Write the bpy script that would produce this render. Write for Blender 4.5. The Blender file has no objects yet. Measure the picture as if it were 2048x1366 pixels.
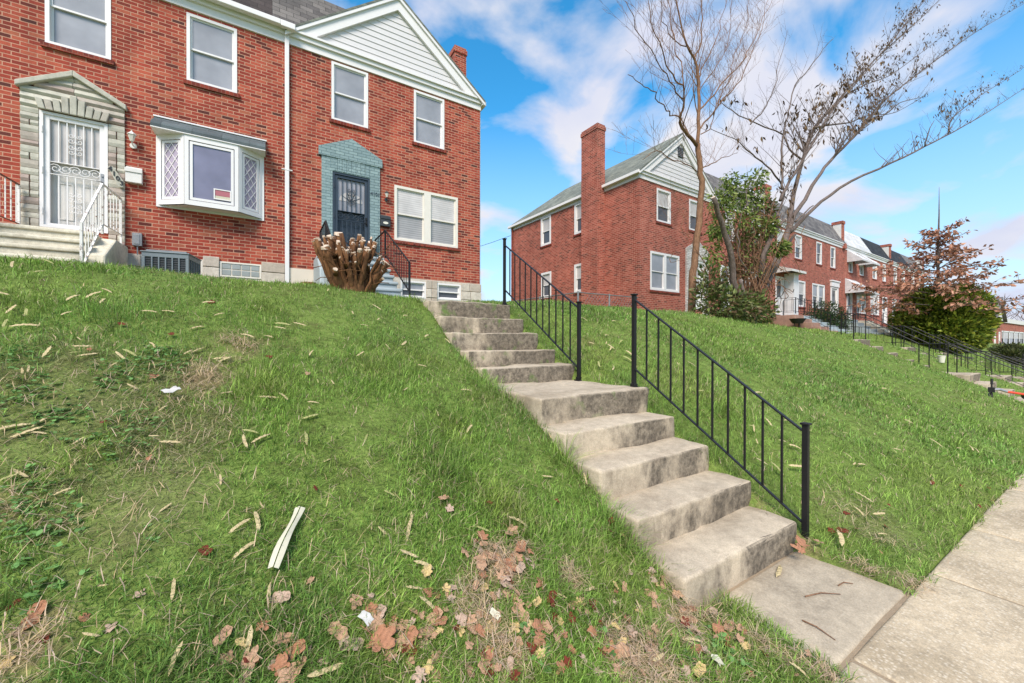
import bpy, bmesh, math, random
import numpy as np
from mathutils import Vector, Matrix
R = math.radians
rng = np.random.default_rng(7)
random.seed(7)
sc = bpy.context.scene
COL = sc.collection

# ------------------------------------------------------------------ mesh helper
class MB:
    """collects faces, then links them as ONE mesh object; uv are metres on the face's own plane"""
    def __init__(s):
        s.v = []; s.f = []; s.t = []
    def face(s, pts, tint=1.0):
        i = len(s.v); s.v += [tuple(p) for p in pts]; s.f.append(tuple(range(i, i+len(pts)))); s.t.append(tint)
    def box(s, x0, x1, y0, y1, z0, z1, tint=1.0, skip=''):
        a = [(x0,y0,z0),(x1,y0,z0),(x1,y1,z0),(x0,y1,z0),(x0,y0,z1),(x1,y0,z1),(x1,y1,z1),(x0,y1,z1)]
        i = len(s.v); s.v += a
        for n, q in (('b',(0,3,2,1)),('t',(4,5,6,7)),('f',(0,1,5,4)),('r',(1,2,6,5)),('k',(2,3,7,6)),('l',(3,0,4,7))):
            if n not in skip:
                s.f.append(tuple(i+k for k in q)); s.t.append(tint)
    def prism(s, poly, vec, tint=1.0):
        """poly: 3d outline, extruded by vec"""
        n = len(poly); v = Vector(vec); i = len(s.v)
        s.v += [tuple(p) for p in poly] + [tuple(Vector(p)+v) for p in poly]
        s.f.append(tuple(i+k for k in range(n))[::-1]); s.t.append(tint)
        s.f.append(tuple(i+n+k for k in range(n))); s.t.append(tint)
        for k in range(n):
            s.f.append((i+k, i+(k+1)%n, i+n+(k+1)%n, i+n+k)); s.t.append(tint)
    def bar(s, a, b, w, h=None, tint=1.0, up=(0,0,1)):
        """rectangular bar from a to b, w wide, h high"""
        h = h or w; a = Vector(a); b = Vector(b); d = (b-a).normalized(); u = Vector(up)
        if abs(d.dot(u)) > .97: u = Vector((0,1,0))
        r = d.cross(u).normalized(); u = r.cross(d).normalized()
        c = [r*(-w/2)+u*(-h/2), r*(w/2)+u*(-h/2), r*(w/2)+u*(h/2), r*(-w/2)+u*(h/2)]
        s.prism([a+k for k in c], b-a, tint)
    def tube(s, pts, rad, n=6, caps=True, tint=1.0):
        pts = [Vector(p) for p in pts]
        if not hasattr(rad, '__len__'): rad = [rad]*len(pts)
        rings = []; prev = None
        for k, p in enumerate(pts):
            d = (pts[min(k+1, len(pts)-1)] - pts[max(k-1, 0)]).normalized()
            if prev is None:
                u = Vector((0,0,1)) if abs(d.z) < .9 else Vector((1,0,0))
            else: u = prev
            r = d.cross(u)
            if r.length < 1e-5: r = d.cross(Vector((1,0,.3)))
            r.normalize(); u = r.cross(d).normalized(); prev = u
            i = len(s.v)
            for j in range(n):
                a = 2*math.pi*j/n
                s.v.append(tuple(p + r*(math.cos(a)*rad[k]) + u*(math.sin(a)*rad[k])))
            rings.append(i)
        for a, b in zip(rings, rings[1:]):
            for j in range(n):
                s.f.append((a+j, a+(j+1)%n, b+(j+1)%n, b+j)); s.t.append(tint)
        if caps:
            s.f.append(tuple(rings[0]+j for j in range(n))[::-1]); s.t.append(tint)
            s.f.append(tuple(rings[-1]+j for j in range(n))); s.t.append(tint)
    def lathe(s, prof, cx=0, cy=0, n=16, tint=1.0):
        rings = []
        for r, z in prof:
            i = len(s.v); rings.append(i)
            for j in range(n):
                a = 2*math.pi*j/n; s.v.append((cx+r*math.cos(a), cy+r*math.sin(a), z))
        for a, b in zip(rings, rings[1:]):
            for j in range(n):
                s.f.append((a+j, a+(j+1)%n, b+(j+1)%n, b+j)); s.t.append(tint)
        s.f.append(tuple(rings[0]+j for j in range(n))[::-1]); s.t.append(tint)
        s.f.append(tuple(rings[-1]+j for j in range(n))); s.t.append(tint)
    def build(s, name, mat, parent=None, bevel=0, smooth=False, loc=None):
        me = bpy.data.meshes.new(name)
        me.from_pydata(s.v, [], s.f)
        me.validate()
        if len(me.polygons) == len(s.f):
            at = me.attributes.new('tint', 'FLOAT', 'FACE'); at.data.foreach_set('value', s.t)
        uv = me.uv_layers.new(name='UVMap')
        for p in me.polygons:
            n = p.normal; ax, ay, az = abs(n.x), abs(n.y), abs(n.z)
            for li in p.loop_indices:
                c = me.vertices[me.loops[li].vertex_index].co
                if ay >= ax and ay >= az*.55: uv.data[li].uv = (c.x, c.z)
                elif ax >= az*.55: uv.data[li].uv = (c.y, c.z)
                else: uv.data[li].uv = (c.x, c.y)
        if smooth: me.polygons.foreach_set('use_smooth', [True]*len(me.polygons))
        me.materials.append(mat)
        o = bpy.data.objects.new(name, me); COL.objects.link(o)
        if parent: o.parent = parent
        if loc: o.location = loc
        if bevel:
            m = o.modifiers.new('bevel', 'BEVEL'); m.width = bevel; m.segments = 2; m.limit_method = 'ANGLE'; m.angle_limit = R(40)
        return o

def fast_mesh(name, verts, faces_flat, loop_starts, mat, colors=None, parent=None, smooth=False):
    """numpy arrays straight into a mesh (grass, leaves)"""
    me = bpy.data.meshes.new(name)
    nv = len(verts); me.vertices.add(nv); me.vertices.foreach_set('co', verts.astype(np.float32).ravel())
    me.loops.add(len(faces_flat)); me.loops.foreach_set('vertex_index', faces_flat.astype(np.int32))
    me.polygons.add(len(loop_starts)); me.polygons.foreach_set('loop_start', loop_starts.astype(np.int32))
    me.update(calc_edges=True)
    if colors is not None:
        at = me.attributes.new('col', 'FLOAT_COLOR', 'POINT')
        c4 = np.ones((nv, 4), np.float32); c4[:, :3] = colors
        at.data.foreach_set('color', c4.ravel())
    if smooth: me.polygons.foreach_set('use_smooth', np.ones(len(loop_starts), bool))
    me.materials.append(mat)
    o = bpy.data.objects.new(name, me); COL.objects.link(o)
    if parent: o.parent = parent
    return o

def tag(o, label=None, cat=None, group=None, kind=None):
    if label: o['label'] = label
    if cat: o['category'] = cat
    if group: o['group'] = group
    if kind: o['kind'] = kind
    return o
def thing(name, label, cat, loc=(0,0,0), rz=0, group=None):
    o = bpy.data.objects.new(name, None); COL.objects.link(o)
    o.location = loc; o.rotation_euler = (0, 0, rz); o.empty_display_size = .2
    return tag(o, label, cat, group)
def copy_tree(o, parent=None):
    c = o.copy(); COL.objects.link(c)
    if parent: c.parent = parent
    for ch in [x for x in list(COL.objects) if x.parent == o]: copy_tree(ch, c)
    return c

# ------------------------------------------------------------------ materials
class NT:
    def __init__(s, name):
        s.m = bpy.data.materials.new(name); s.m.use_nodes = True; s.t = s.m.node_tree
        s.b = s.t.nodes['Principled BSDF']; s.out = s.t.nodes['Material Output']
    def n(s, kind, **kw):
        nd = s.t.nodes.new(kind)
        for k, v in kw.items():
            if k.startswith('i_'):
                key = k[2:]; key = int(key) if key.isdigit() else key.replace('_', ' ')
                s.set(nd.inputs[key], v)
            else: setattr(nd, k, v)
        return nd
    def set(s, sock, v):
        if isinstance(v, bpy.types.NodeSocket): s.t.links.new(v, sock)
        elif isinstance(v, bpy.types.Node): s.t.links.new(v.outputs[0], sock)
        else: sock.default_value = v
    def mix(s, fac, a, b, mode='MIX'):
        nd = s.t.nodes.new('ShaderNodeMix'); nd.data_type = 'RGBA'; nd.blend_type = mode
        s.set(nd.inputs[0], fac); s.set(nd.inputs[6], a); s.set(nd.inputs[7], b)
        return nd.outputs[2]
    def math(s, op, a, b=0.0):
        nd = s.t.nodes.new('ShaderNodeMath'); nd.operation = op
        s.set(nd.inputs[0], a); s.set(nd.inputs[1], b); return nd.outputs[0]
    def ramp(s, fac, stops, interp='LINEAR'):
        nd = s.t.nodes.new('ShaderNodeValToRGB'); nd.color_ramp.interpolation = interp
        e = nd.color_ramp.elements
        e[0].position, e[0].color = stops[0][0], c4(stops[0][1]); e[1].position, e[1].color = stops[1][0], c4(stops[1][1])
        for p, c in stops[2:]:
            k = e.new(p); k.color = c4(c)
        s.set(nd.inputs[0], fac); return nd.outputs[0]
    def noise(s, vec, scale, detail=4, rough=.6, out=0):
        nd = s.n('ShaderNodeTexNoise'); s.set(nd.inputs['Vector'], vec)
        nd.inputs['Scale'].default_value = scale; nd.inputs['Detail'].default_value = detail; nd.inputs['Roughness'].default_value = rough
        return nd.outputs[out]
    def bump(s, h, strength=.3, dist=.01):
        nd = s.n('ShaderNodeBump'); nd.inputs['Strength'].default_value = strength; nd.inputs['Distance'].default_value = dist
        s.set(nd.inputs['Height'], h); s.t.links.new(nd.outputs[0], s.b.inputs['Normal'])
    def done(s, base=None, rough=None, metal=None, spec=None):
        if base is not None: s.set(s.b.inputs['Base Color'], base)
        if rough is not None: s.set(s.b.inputs['Roughness'], rough)
        if metal is not None: s.set(s.b.inputs['Metallic'], metal)
        if spec is not None: s.set(s.b.inputs['Specular IOR Level'], spec)
        return s.m
def c4(c):
    if not hasattr(c, '__len__'): return (c, c, c, 1)
    return tuple(c) if len(c) == 4 else tuple(c)+(1,)
def hexc(h):
    h = h.lstrip('#'); v = [int(h[i:i+2], 16)/255 for i in (0, 2, 4)]
    return tuple((x/12.92 if x <= .04045 else ((x+.055)/1.055)**2.4) for x in v)

def m_plain(name, col, rough=.6, var=.12, scale=6, metal=0, spec=.5, bump=0):
    k = NT(name); tc = k.n('ShaderNodeTexCoord').outputs['Object']
    nz = k.noise(tc, scale, 5)
    f = k.math('MULTIPLY_ADD', nz, var*2); k.t.nodes[-1].inputs[2].default_value = 1-var
    base = k.mix(1.0, c4(col), k.mix(1.0, (1,1,1,1), f, 'MULTIPLY'), 'MULTIPLY')
    if bump: k.bump(k.noise(tc, scale*8, 4), bump, .01)
    return k.done(base, rough, metal, spec)

def m_brick(name, stops, mortar, bw=.215, rh=.075, ms=.0082, stain=.6, bump=.5, tone=1.0):
    k = NT(name); uv = k.n('ShaderNodeTexCoord').outputs['UV']
    oi = k.n('ShaderNodeTexCoord').outputs['Object']
    # slight wobble so courses are not ruler-straight
    wob = k.n('ShaderNodeVectorMath', operation='MULTIPLY_ADD')
    k.set(wob.inputs[0], k.noise(oi, 5.0, 2, .5, 1)); wob.inputs[1].default_value = (.006,.006,0); k.set(wob.inputs[2], uv)
    br = k.n('ShaderNodeTexBrick'); k.set(br.inputs['Vector'], wob.outputs[0])
    br.inputs['Color1'].default_value = (0,0,0,1); br.inputs['Color2'].default_value = (1,1,1,1); br.inputs['Mortar'].default_value = (.5,.5,.5,1)
    br.inputs['Scale'].default_value = 1; br.inputs['Mortar Size'].default_value = ms; br.inputs['Mortar Smooth'].default_value = .25
    br.inputs['Brick Width'].default_value = bw; br.inputs['Row Height'].default_value = rh; br.inputs['Bias'].default_value = 0
    bc = k.ramp(br.outputs['Color'], stops)
    bc = k.mix(.35, bc, k.mix(1.0, bc, k.ramp(k.noise(oi, 55, 3), [(.3,.45),(.7,1.35)]), 'MULTIPLY'))
    bc = k.mix(stain, bc, k.mix(1.0, bc, k.ramp(k.noise(oi, .8, 5, .65), [(.3,(.55,.5,.5)),(.5,1.0),(.72,(1.35,1.3,1.25))]), 'MULTIPLY'))
    mc = k.mix(.5, c4(mortar), k.mix(1.0, c4(mortar), k.ramp(k.noise(oi, 3, 4), [(.3,.55),(.7,1.25)]), 'MULTIPLY'))
    base = k.mix(br.outputs['Fac'], bc, mc)
    mv = k.n('ShaderNodeMapping'); k.set(mv.inputs[0], oi); mv.inputs['Scale'].default_value = (1.6, 1.6, .22)
    base = k.mix(.45*min(1, stain*1.7), base, k.mix(1.0, base, k.ramp(k.noise(mv.outputs[0], 1.5, 6, .7), [(.34,(.58,.55,.55)),(.5,1.0),(.70,(1.22,1.2,1.18))]), 'MULTIPLY'))   # rain streaks and faded areas
    h = k.math('SUBTRACT', k.math('MULTIPLY', k.noise(oi, 70, 3), .35), br.outputs['Fac'])
    k.bump(h, bump, .008)
    return k.done(base, .88, spec=.25)

def m_concrete(name, col, stain_col=None, stain_face=False, moss=0, aggregate=0, scale=2.0, seed=0.0):
    k = NT(name); tc = k.n('ShaderNodeTexCoord').outputs['Object']
    mp = k.n('ShaderNodeMapping'); k.set(mp.inputs[0], tc); mp.inputs['Location'].default_value = (seed, seed*.7, seed*1.3); v = mp.outputs[0]
    n1 = k.noise(v, scale, 6, .65); n2 = k.noise(v, 14, 5, .7); n3 = k.noise(v, 120, 2, .6)
    base = k.mix(1.0, c4(col), k.ramp(n1, [(.28,(.62,.6,.57)),(.5,1.0),(.75,(1.22,1.22,1.2))]), 'MULTIPLY')
    base = k.mix(.5, base, k.mix(1.0, base, k.ramp(n2, [(.3,.6),(.65,1.2)]), 'MULTIPLY'))
    base = k.mix(.35, base, k.mix(1.0, base, k.ramp(n3, [(.35,.6),(.65,1.3)]), 'MULTIPLY'))
    if aggregate:
        vo = k.n('ShaderNodeTexVoronoi'); k.set(vo.inputs['Vector'], v); vo.inputs['Scale'].default_value = 60
        peb = k.ramp(vo.outputs['Distance'], [(.0,1.0),(.55,0.0)])
        sel = k.ramp(vo.outputs['Color'], [(.45,0.0),(.6,1.0)])
        msk = k.math('MULTIPLY', k.math('MULTIPLY', peb, sel), aggregate)
        base = k.mix(msk, base, (.74,.66,.52,1))
        dk = k.math('MULTIPLY', k.ramp(vo.outputs['Color'], [(.15,1.0),(.3,0.0)]), .35*aggregate)
        base = k.mix(dk, base, (.22,.19,.15,1))
    if stain_col:
        geo = k.n('ShaderNodeNewGeometry'); sp = k.n('ShaderNodeSeparateXYZ'); k.set(sp.inputs[0], tc)
        sn = k.n('ShaderNodeSeparateXYZ'); k.set(sn.inputs[0], geo.outputs['True Normal'])
        vert = k.ramp(k.math('MULTIPLY', sn.outputs[1], -1.0), [(.55,0.0),(.8,1.0)])
        stv = k.n('ShaderNodeMapping'); k.set(stv.inputs[0], v); stv.inputs['Scale'].default_value = (1,1,.55)
        s1 = k.noise(stv.outputs[0], 2.6, 6, .68)
        # mould gathers on the right-hand half of the risers (a stain with its own place)
        gx = k.ramp(k.math('MULTIPLY', sp.outputs[0], 1.0), [(.25,.0),(.95,.20)])
        s1 = k.math('ADD', k.math('ADD', s1, gx), k.ramp(sp.outputs[2], [(.72,0.0),(.95,.10)]))
        sm = k.math('MULTIPLY', k.ramp(s1, [(.53,0.0),(.68,1.0)]), vert)
        sm = k.math('MULTIPLY', sm, k.ramp(k.noise(v, 22, 5, .75), [(.25,.35),(.6,1.0)]))
        base = k.mix(k.math('MULTIPLY', sm, .88), base, c4(stain_col))
        if moss:
            ms = k.math('MULTIPLY', k.ramp(k.noise(v, 3.1, 5, .6, 0), [(.54,0.0),(.64,1.0)]), vert)
            zz = k.ramp(sp.outputs[2], [(.75,0.0),(.95,1.0)])
            base = k.mix(k.math('MULTIPLY', k.math('MULTIPLY', ms, zz), moss), base, (.12,.2,.045,1))
        # a few grimy patches on the treads
        tm = k.ramp(k.noise(v, 1.7, 6, .7), [(.52,0.0),(.72,.55)])
        base = k.mix(tm, base, k.mix(1.0, base, (.5,.45,.43,1), 'MULTIPLY'))
    k.bump(k.math('ADD', k.math('MULTIPLY', n3, .5), n2), .35, .008)
    return k.done(base, .9, spec=.2)

def m_attr(name, rough=.6, spec=.3, trans=.0, var=.0):
    k = NT(name); a = k.n('ShaderNodeAttribute', attribute_name='col')
    base = a.outputs['Color']
    k.done(base, rough, spec=spec)
    if trans:
        tr = k.n('ShaderNodeBsdfTranslucent'); k.set(tr.inputs['Color'], base)
        mx = k.n('ShaderNodeMixShader'); mx.inputs[0].default_value = trans
        k.t.links.new(k.b.outputs[0], mx.inputs[1]); k.t.links.new(tr.outputs[0], mx.inputs[2]); k.t.links.new(mx.outputs[0], k.out.inputs[0])
    return k.m

def m_shingle(name, c1, c2, bw=.3, rh=.16, line=.25):
    k = NT(name); uv = k.n('ShaderNodeTexCoord').outputs['UV']; tc = k.n('ShaderNodeTexCoord').outputs['Object']
    br = k.n('ShaderNodeTexBrick'); k.set(br.inputs['Vector'], uv)
    br.inputs['Color1'].default_value = (0,0,0,1); br.inputs['Color2'].default_value = (1,1,1,1); br.inputs['Mortar'].default_value = (.5,.5,.5,1)
    br.inputs['Scale'].default_value = 1; br.inputs['Mortar Size'].default_value = .006; br.inputs['Mortar Smooth'].default_value = .3
    br.inputs['Brick Width'].default_value = bw; br.inputs['Row Height'].default_value = rh
    b = k.mix(br.outputs['Color'], c4(c1), c4(c2))
    b = k.mix(.6, b, k.mix(1.0, b, k.ramp(k.noise(tc, 1.2, 6, .7), [(.3,.5),(.7,1.4)]), 'MULTIPLY'))
    b = k.mix(.5, b, k.mix(1.0, b, k.ramp(k.noise(tc, 60, 2), [(.3,.55),(.7,1.4)]), 'MULTIPLY'))
    b = k.mix(br.outputs['Fac'], b, k.mix(1.0, b, (line,line,line,1), 'MULTIPLY'))
    k.bump(k.math('SUBTRACT', 1.0, br.outputs['Fac']), .4, .01)
    return k.done(b, .85, spec=.3)

def m_glass(name, col, rough=.06, refl=.5, streak=0.0, blinds=0.0):
    """a window pane: the room or blind just behind it, under a reflecting coat"""
    k = NT(name); tc = k.n('ShaderNodeTexCoord').outputs['Object']
    b = k.mix(1.0, c4(col), k.ramp(k.noise(tc, 1.3, 3), [(.3,.8),(.7,1.2)]), 'MULTIPLY')
    if blinds:
        w = k.n('ShaderNodeTexWave'); w.wave_type = 'BANDS'; w.bands_direction = 'Z'; k.set(w.inputs['Vector'], tc)
        w.inputs['Scale'].default_value = 5.2; w.inputs['Distortion'].default_value = .3
        b = k.mix(blinds, b, k.mix(1.0, b, k.ramp(w.outputs['Color'], [(.15,.5),(.5,1.05)]), 'MULTIPLY'))
    k.done(b, .55, spec=.3)
    k.b.inputs['Coat Weight'].default_value = refl; k.b.inputs['Coat Roughness'].default_value = rough; k.b.inputs['Coat IOR'].default_value = 1.6
    return k.m

M = {}
RB = [(0,hexc('52302c')),(.07,hexc('6d3129')),(.22,hexc('8a392d')),(.55,hexc('9b4334')),(.85,hexc('aa5541')),(1,hexc('9f5b45'))]
M['brick'] = m_brick('red_brick', RB, hexc('b88d76'))
RB2 = [(0,hexc('6c3b33')),(.3,hexc('92483a')),(.7,hexc('a05345')),(1,hexc('ac6252'))]
M['brick_far'] = m_brick('red_brick_older', RB2, hexc('c0937f'), ms=.008)
M['brick_sill'] = m_brick('sill_brick', [(0,hexc('5a2a26')),(.5,hexc('7c352a')),(1,hexc('8f4030'))], hexc('8a5b4c'), bw=.075, rh=.2, ms=.006)
M['brick_blue'] = m_brick('painted_brick', [(0,hexc('7d9294')),(.5,hexc('879c9d')),(1,hexc('90a5a5'))], hexc('5f7578'), stain=.12, ms=.006, bump=.8)
M['brick_white'] = m_brick('whitewashed_brick', [(0,hexc('b9b2ab')),(.5,hexc('d0cac4')),(1,hexc('dcd8d3'))], hexc('8f8880'), stain=.3, bump=.8)
M['white'] = m_plain('white_paint', (.74,.72,.70), .45, .05, 3)
M['white_dirty'] = m_plain('weathered_white_paint', (.66,.64,.60), .55, .16, 4)
M['siding'] = m_plain('pale_siding', (.62,.60,.59), .5, .05, 2)
M['cream'] = m_plain('cream_trim', (.70,.66,.58), .55, .1, 5)
M['slate'] = m_shingle('grey_slate', hexc('54504e'), hexc('77726d'))
M['slate_green'] = m_shingle('mossy_grey_shingle', hexc('656a62'), hexc('82867a'), .32, .15, .5)
M['slate_far'] = m_shingle('grey_shingle', hexc('5d5a5a'), hexc('827d79'), .3, .18, .5)
M['slate_black'] = m_shingle('charcoal_shingle', hexc('24262a'), hexc('3a3d42'), .3, .16, .6)
M['slate_white'] = m_shingle('white_metal_roof', hexc('c9c9c9'), hexc('d8d8d8'), 3.0, .2, .6)
M['asphalt_roof'] = m_shingle('bay_roof_felt', hexc('4b5457'), hexc('5d6769'), .5, .3, .7)
M['navy'] = m_plain('dark_navy_paint', hexc('2f3a45'), .4, .1, 5)
M['black'] = m_plain('black_iron_paint', (.011,.011,.012), .45, .25, 9, 0, .3)
M['iron'] = m_plain('grey_iron_paint', hexc('3a3a3e'), .45, .25, 9)
M['rust'] = m_plain('rusty_brown_iron', hexc('6b3526'), .75, .35, 14)
def m_rustwhite():
    k = NT('flaking_white_iron'); tc = k.n('ShaderNodeTexCoord').outputs['Object']
    f = k.ramp(k.noise(tc, 14, 6, .75), [(.55,0.0),(.62,1.0)])
    return k.done(k.mix(f, (.72,.7,.66,1), c4(hexc('6e4a3a'))), .6)
M['rustwhite'] = m_rustwhite()
M['glass_lilac'] = m_glass('blind_behind_glass', hexc('8f9096'), .05, .5)
M['glass_bay'] = m_glass('bay_glass', hexc('75748a'), .05, .5)
M['glass_blind'] = m_glass('white_blinds_behind_glass', hexc('c4c0bd'), .08, .3, blinds=.35)
M['glass_blind2'] = m_glass('grey_blinds_behind_glass', hexc('9b9a9a'), .06, .35, blinds=.5)
M['glass_dark'] = m_glass('dark_room_behind_glass', hexc('45474d'), .05, .6)
M['glass_pale'] = m_glass('pale_shade_behind_glass', hexc('b9b4b0'), .08, .4)
M['glass_block'] = m_glass('glass_block', hexc('8b908d'), .2, .5)
M['lattice'] = m_glass('leaded_glass', hexc('9a8f9f'), .08, .4)
M['stone'] = None
def m_stone(name, a, b, c):
    k = NT(name); tc = k.n('ShaderNodeTexCoord').outputs['Object']
    t = k.n('ShaderNodeAttribute', attribute_name='tint').outputs['Fac']
    base = k.ramp(t, [(0,a),(.5,b),(1,c)])
    base = k.mix(.6, base, k.mix(1.0, base, k.ramp(k.noise(tc, 7, 6, .7), [(.3,.6),(.7,1.25)]), 'MULTIPLY'))
    k.bump(k.noise(tc, 22, 5, .7), .5, .012)
    return k.done(base, .85, spec=.25)
M['stone'] = m_stone('form_stone', hexc('a8938a'), hexc('b3b0a2'), hexc('c6c2b3'))
M['stone_base'] = m_stone('pale_foundation_stone', hexc('b0a394'), hexc('c0b5a6'), hexc('cbc2b4'))
M['stone_red'] = m_stone('reddish_rubble_stone', hexc('7a4f48'), hexc('93685e'), hexc('b79a8c'))
M['step_paint'] = m_concrete('cream_painted_concrete', hexc('cfc8b4'), None, scale=1.6, seed=4)
M['step_blue'] = m_plain('blue_grey_painted_steps', hexc('9aa5a8'), .6, .12, 4)
M['step_brick'] = m_brick('old_step_brick', [(0,hexc('5a332c')),(.5,hexc('75463b')),(1,hexc('8a5b4d'))], hexc('9b7c6c'))
M['render'] = m_plain('cream_render', hexc('d3c8b8'), .8, .1, 3, bump=.1)
M['stairs'] = m_concrete('weathered_concrete', hexc('b6a892'), hexc('453f38'), True, .85, 0, 1.5, 2.3)
M['stairs_far'] = m_concrete('far_concrete', hexc('a39a8c'), hexc('5a544c'), True, 0, 0, 1.5, 7.3)
M['path'] = m_concrete('grey_concrete_slab', hexc('aa9d88'), None, False, 0, .15, 1.6, 9.1)
M['walk'] = m_concrete('exposed_aggregate_concrete', hexc('c2b195'), None, False, 0, .75, 1.1, 1.7)
M['walk2'] = m_concrete('smooth_concrete_slab', hexc('bdb4a8'), None, False, 0, .1, 1.3, 5.5)
M['joint'] = m_plain('sandy_joint', hexc('94826a'), .95, .35, 14, bump=.5)
M['slate_brown'] = m_shingle('dark_brown_slate', hexc('3b3432'), hexc('544b48'), .3, .16, .35)
M['soil'] = m_plain('dark_soil', hexc('5b4636'), .95, .4, 12, bump=.6)
M['metal_grey'] = m_plain('grey_sheet_metal', hexc('6d777b'), .45, .08, 4)
M['metal_dark'] = m_plain('dark_louvre', hexc('33373a'), .5, .1, 8)
M['galv'] = m_plain('galvanised_steel', hexc('8f9090'), .45, .2, 12, .6)
M['bucket'] = m_plain('pale_plastic', hexc('d8d5c4'), .5, .06, 5)
M['orange'] = m_plain('orange_paint', hexc('d9482a'), .35, .1, 6)
M['rubber'] = m_plain('black_rubber', (.012,.012,.012), .6, .2, 8)
M['alu'] = m_plain('grey_metal_tube', hexc('9a9a9c'), .35, .1, 6, .5)
M['paper'] = m_plain('pale_paper', hexc('c2bda6'), .8, .22, 26)
M['plastic'] = m_plain('clear_grey_plastic', hexc('c0bdb6'), .3, .25, 30)
M['sign'] = m_plain('faded_red_sign', hexc('a8626a'), .5, .1, 6)
M['digits'] = m_plain('black_numerals', (.015,.015,.017), .45, .1, 6)
M['digits2'] = m_plain('dark_grey_numerals', hexc('3d4a50'), .45, .1, 6)
M['lamp_glass'] = m_glass('lamp_glass', hexc('c9c4b8'), .1, .6)
def m_bark(name, a, b, sc_=9):
    k = NT(name); tc = k.n('ShaderNodeTexCoord').outputs['Object']
    mp = k.n('ShaderNodeMapping'); k.set(mp.inputs[0], tc); mp.inputs['Scale'].default_value = (1,1,.22)
    nz = k.noise(mp.outputs[0], sc_*3, 6, .7)
    base = k.ramp(nz, [(.3,a),(.68,b)])
    base = k.mix(.5, base, k.mix(1.0, base, k.ramp(k.noise(tc, 2.2, 4), [(.3,.55),(.7,1.3)]), 'MULTIPLY'))
    k.bump(nz, .8, .02)
    return k.done(base, .9, spec=.2)
M['bark_brown'] = m_bark('brown_bark', hexc('5d4030'), hexc('97755a'))
M['bark_grey'] = m_bark('grey_bark', hexc('4a3f39'), hexc('80726a'))
M['bark_stump'] = m_bark('stump_bark', hexc('35211a'), hexc('8c6442'), 7)
M['cut_wood'] = m_plain('pale_cut_wood', hexc('cbb7a2'), .85, .3, 22, bump=.6)
M['leaf'] = m_attr('leaf_blades', .5, .35, .3)
M['grass'] = m_attr('grass_blades', .55, .25, .3)
M['dry'] = m_attr('dry_leaf', .7, .2, .2)
M['twig'] = m_attr('twigs', .8, .2)

# ------------------------------------------------------------------ terrain
STAIR_X = [1.93, 17.4, 22.9, 28.5, 34.2]      # left edges of the flights of concrete stairs along the street
def _interp(x, xp, fp):
    return np.interp(x, xp, fp)
def smooth(t):
    t = np.clip(t, 0, 1); return t*t*(3-2*t)
PY_OPEN = [-200, .72, .80, 1.3, 2.0, 3.0, 4.0, 4.8, 5.4, 6.0, 7.0, 9.0, 11.0, 14.0, 40.0, 400.0]
PZ_OPEN = [0.0, 0.0, .04, .26, .60, 1.06, 1.50, 1.84, 2.07, 2.19, 2.27, 2.34, 2.44, 2.46, 2.4, 2.3]
PY_STEP = [-200, .72, .80, 1.3, 1.63, 1.97, 2.3, 2.63, 3.0, 3.4, 3.73, 4.09, 4.5, 4.9, 5.24, 5.6, 6.0, 7.0, 9.0, 11.0, 14.0, 40.0, 400.0]
PZ_STEP = [0.0, 0.0, .02, .06, .24, .43, .60, .78, .94, 1.04, 1.12, 1.25, 1.43, 1.66, 1.88, 2.05, 2.13, 2.2, 2.3, 2.42, 2.45, 2.4, 2.3]
def ground_z(X, Y):
    X = np.asarray(X, float); Y = np.asarray(Y, float)
    a = _interp(Y, PY_OPEN, PZ_OPEN); b = _interp(Y, PY_STEP, PZ_STEP)
    d = np.full(np.broadcast(X, Y).shape, 99.0)
    for sx in STAIR_X: d = np.minimum(d, np.maximum(np.maximum(sx - X, X - sx - 1.32), 0))
    w = 1 - smooth(d/1.1)
    z = a*(1-w) + b*w
    # the street falls away to the right; near the second row the yard falls more gently
    x0, x1 = 7.0, 75.0
    t = np.clip(X, x0, x1) - x0
    fall = -.06*(np.sqrt(t*t+4.0)-2.0)
    k = 1 - .68*smooth((Y-5.2)/3.6)
    z = z + fall*k
    z = z + .085*smooth((1.6-X)/2.6)*smooth((Y-1.2)/3.5)*(1-.6*smooth((Y-8)/3))
    # gentle unevenness of the turf on the bank
    m = smooth((Y-1.0)/1.2)
    z = z + m*(.025*np.sin(X*1.7+Y*.9)+.018*np.sin(X*3.1-Y*2.3+1.0))*np.where((X>1.7)&(X<3.5), .3, 1)
    return z
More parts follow.
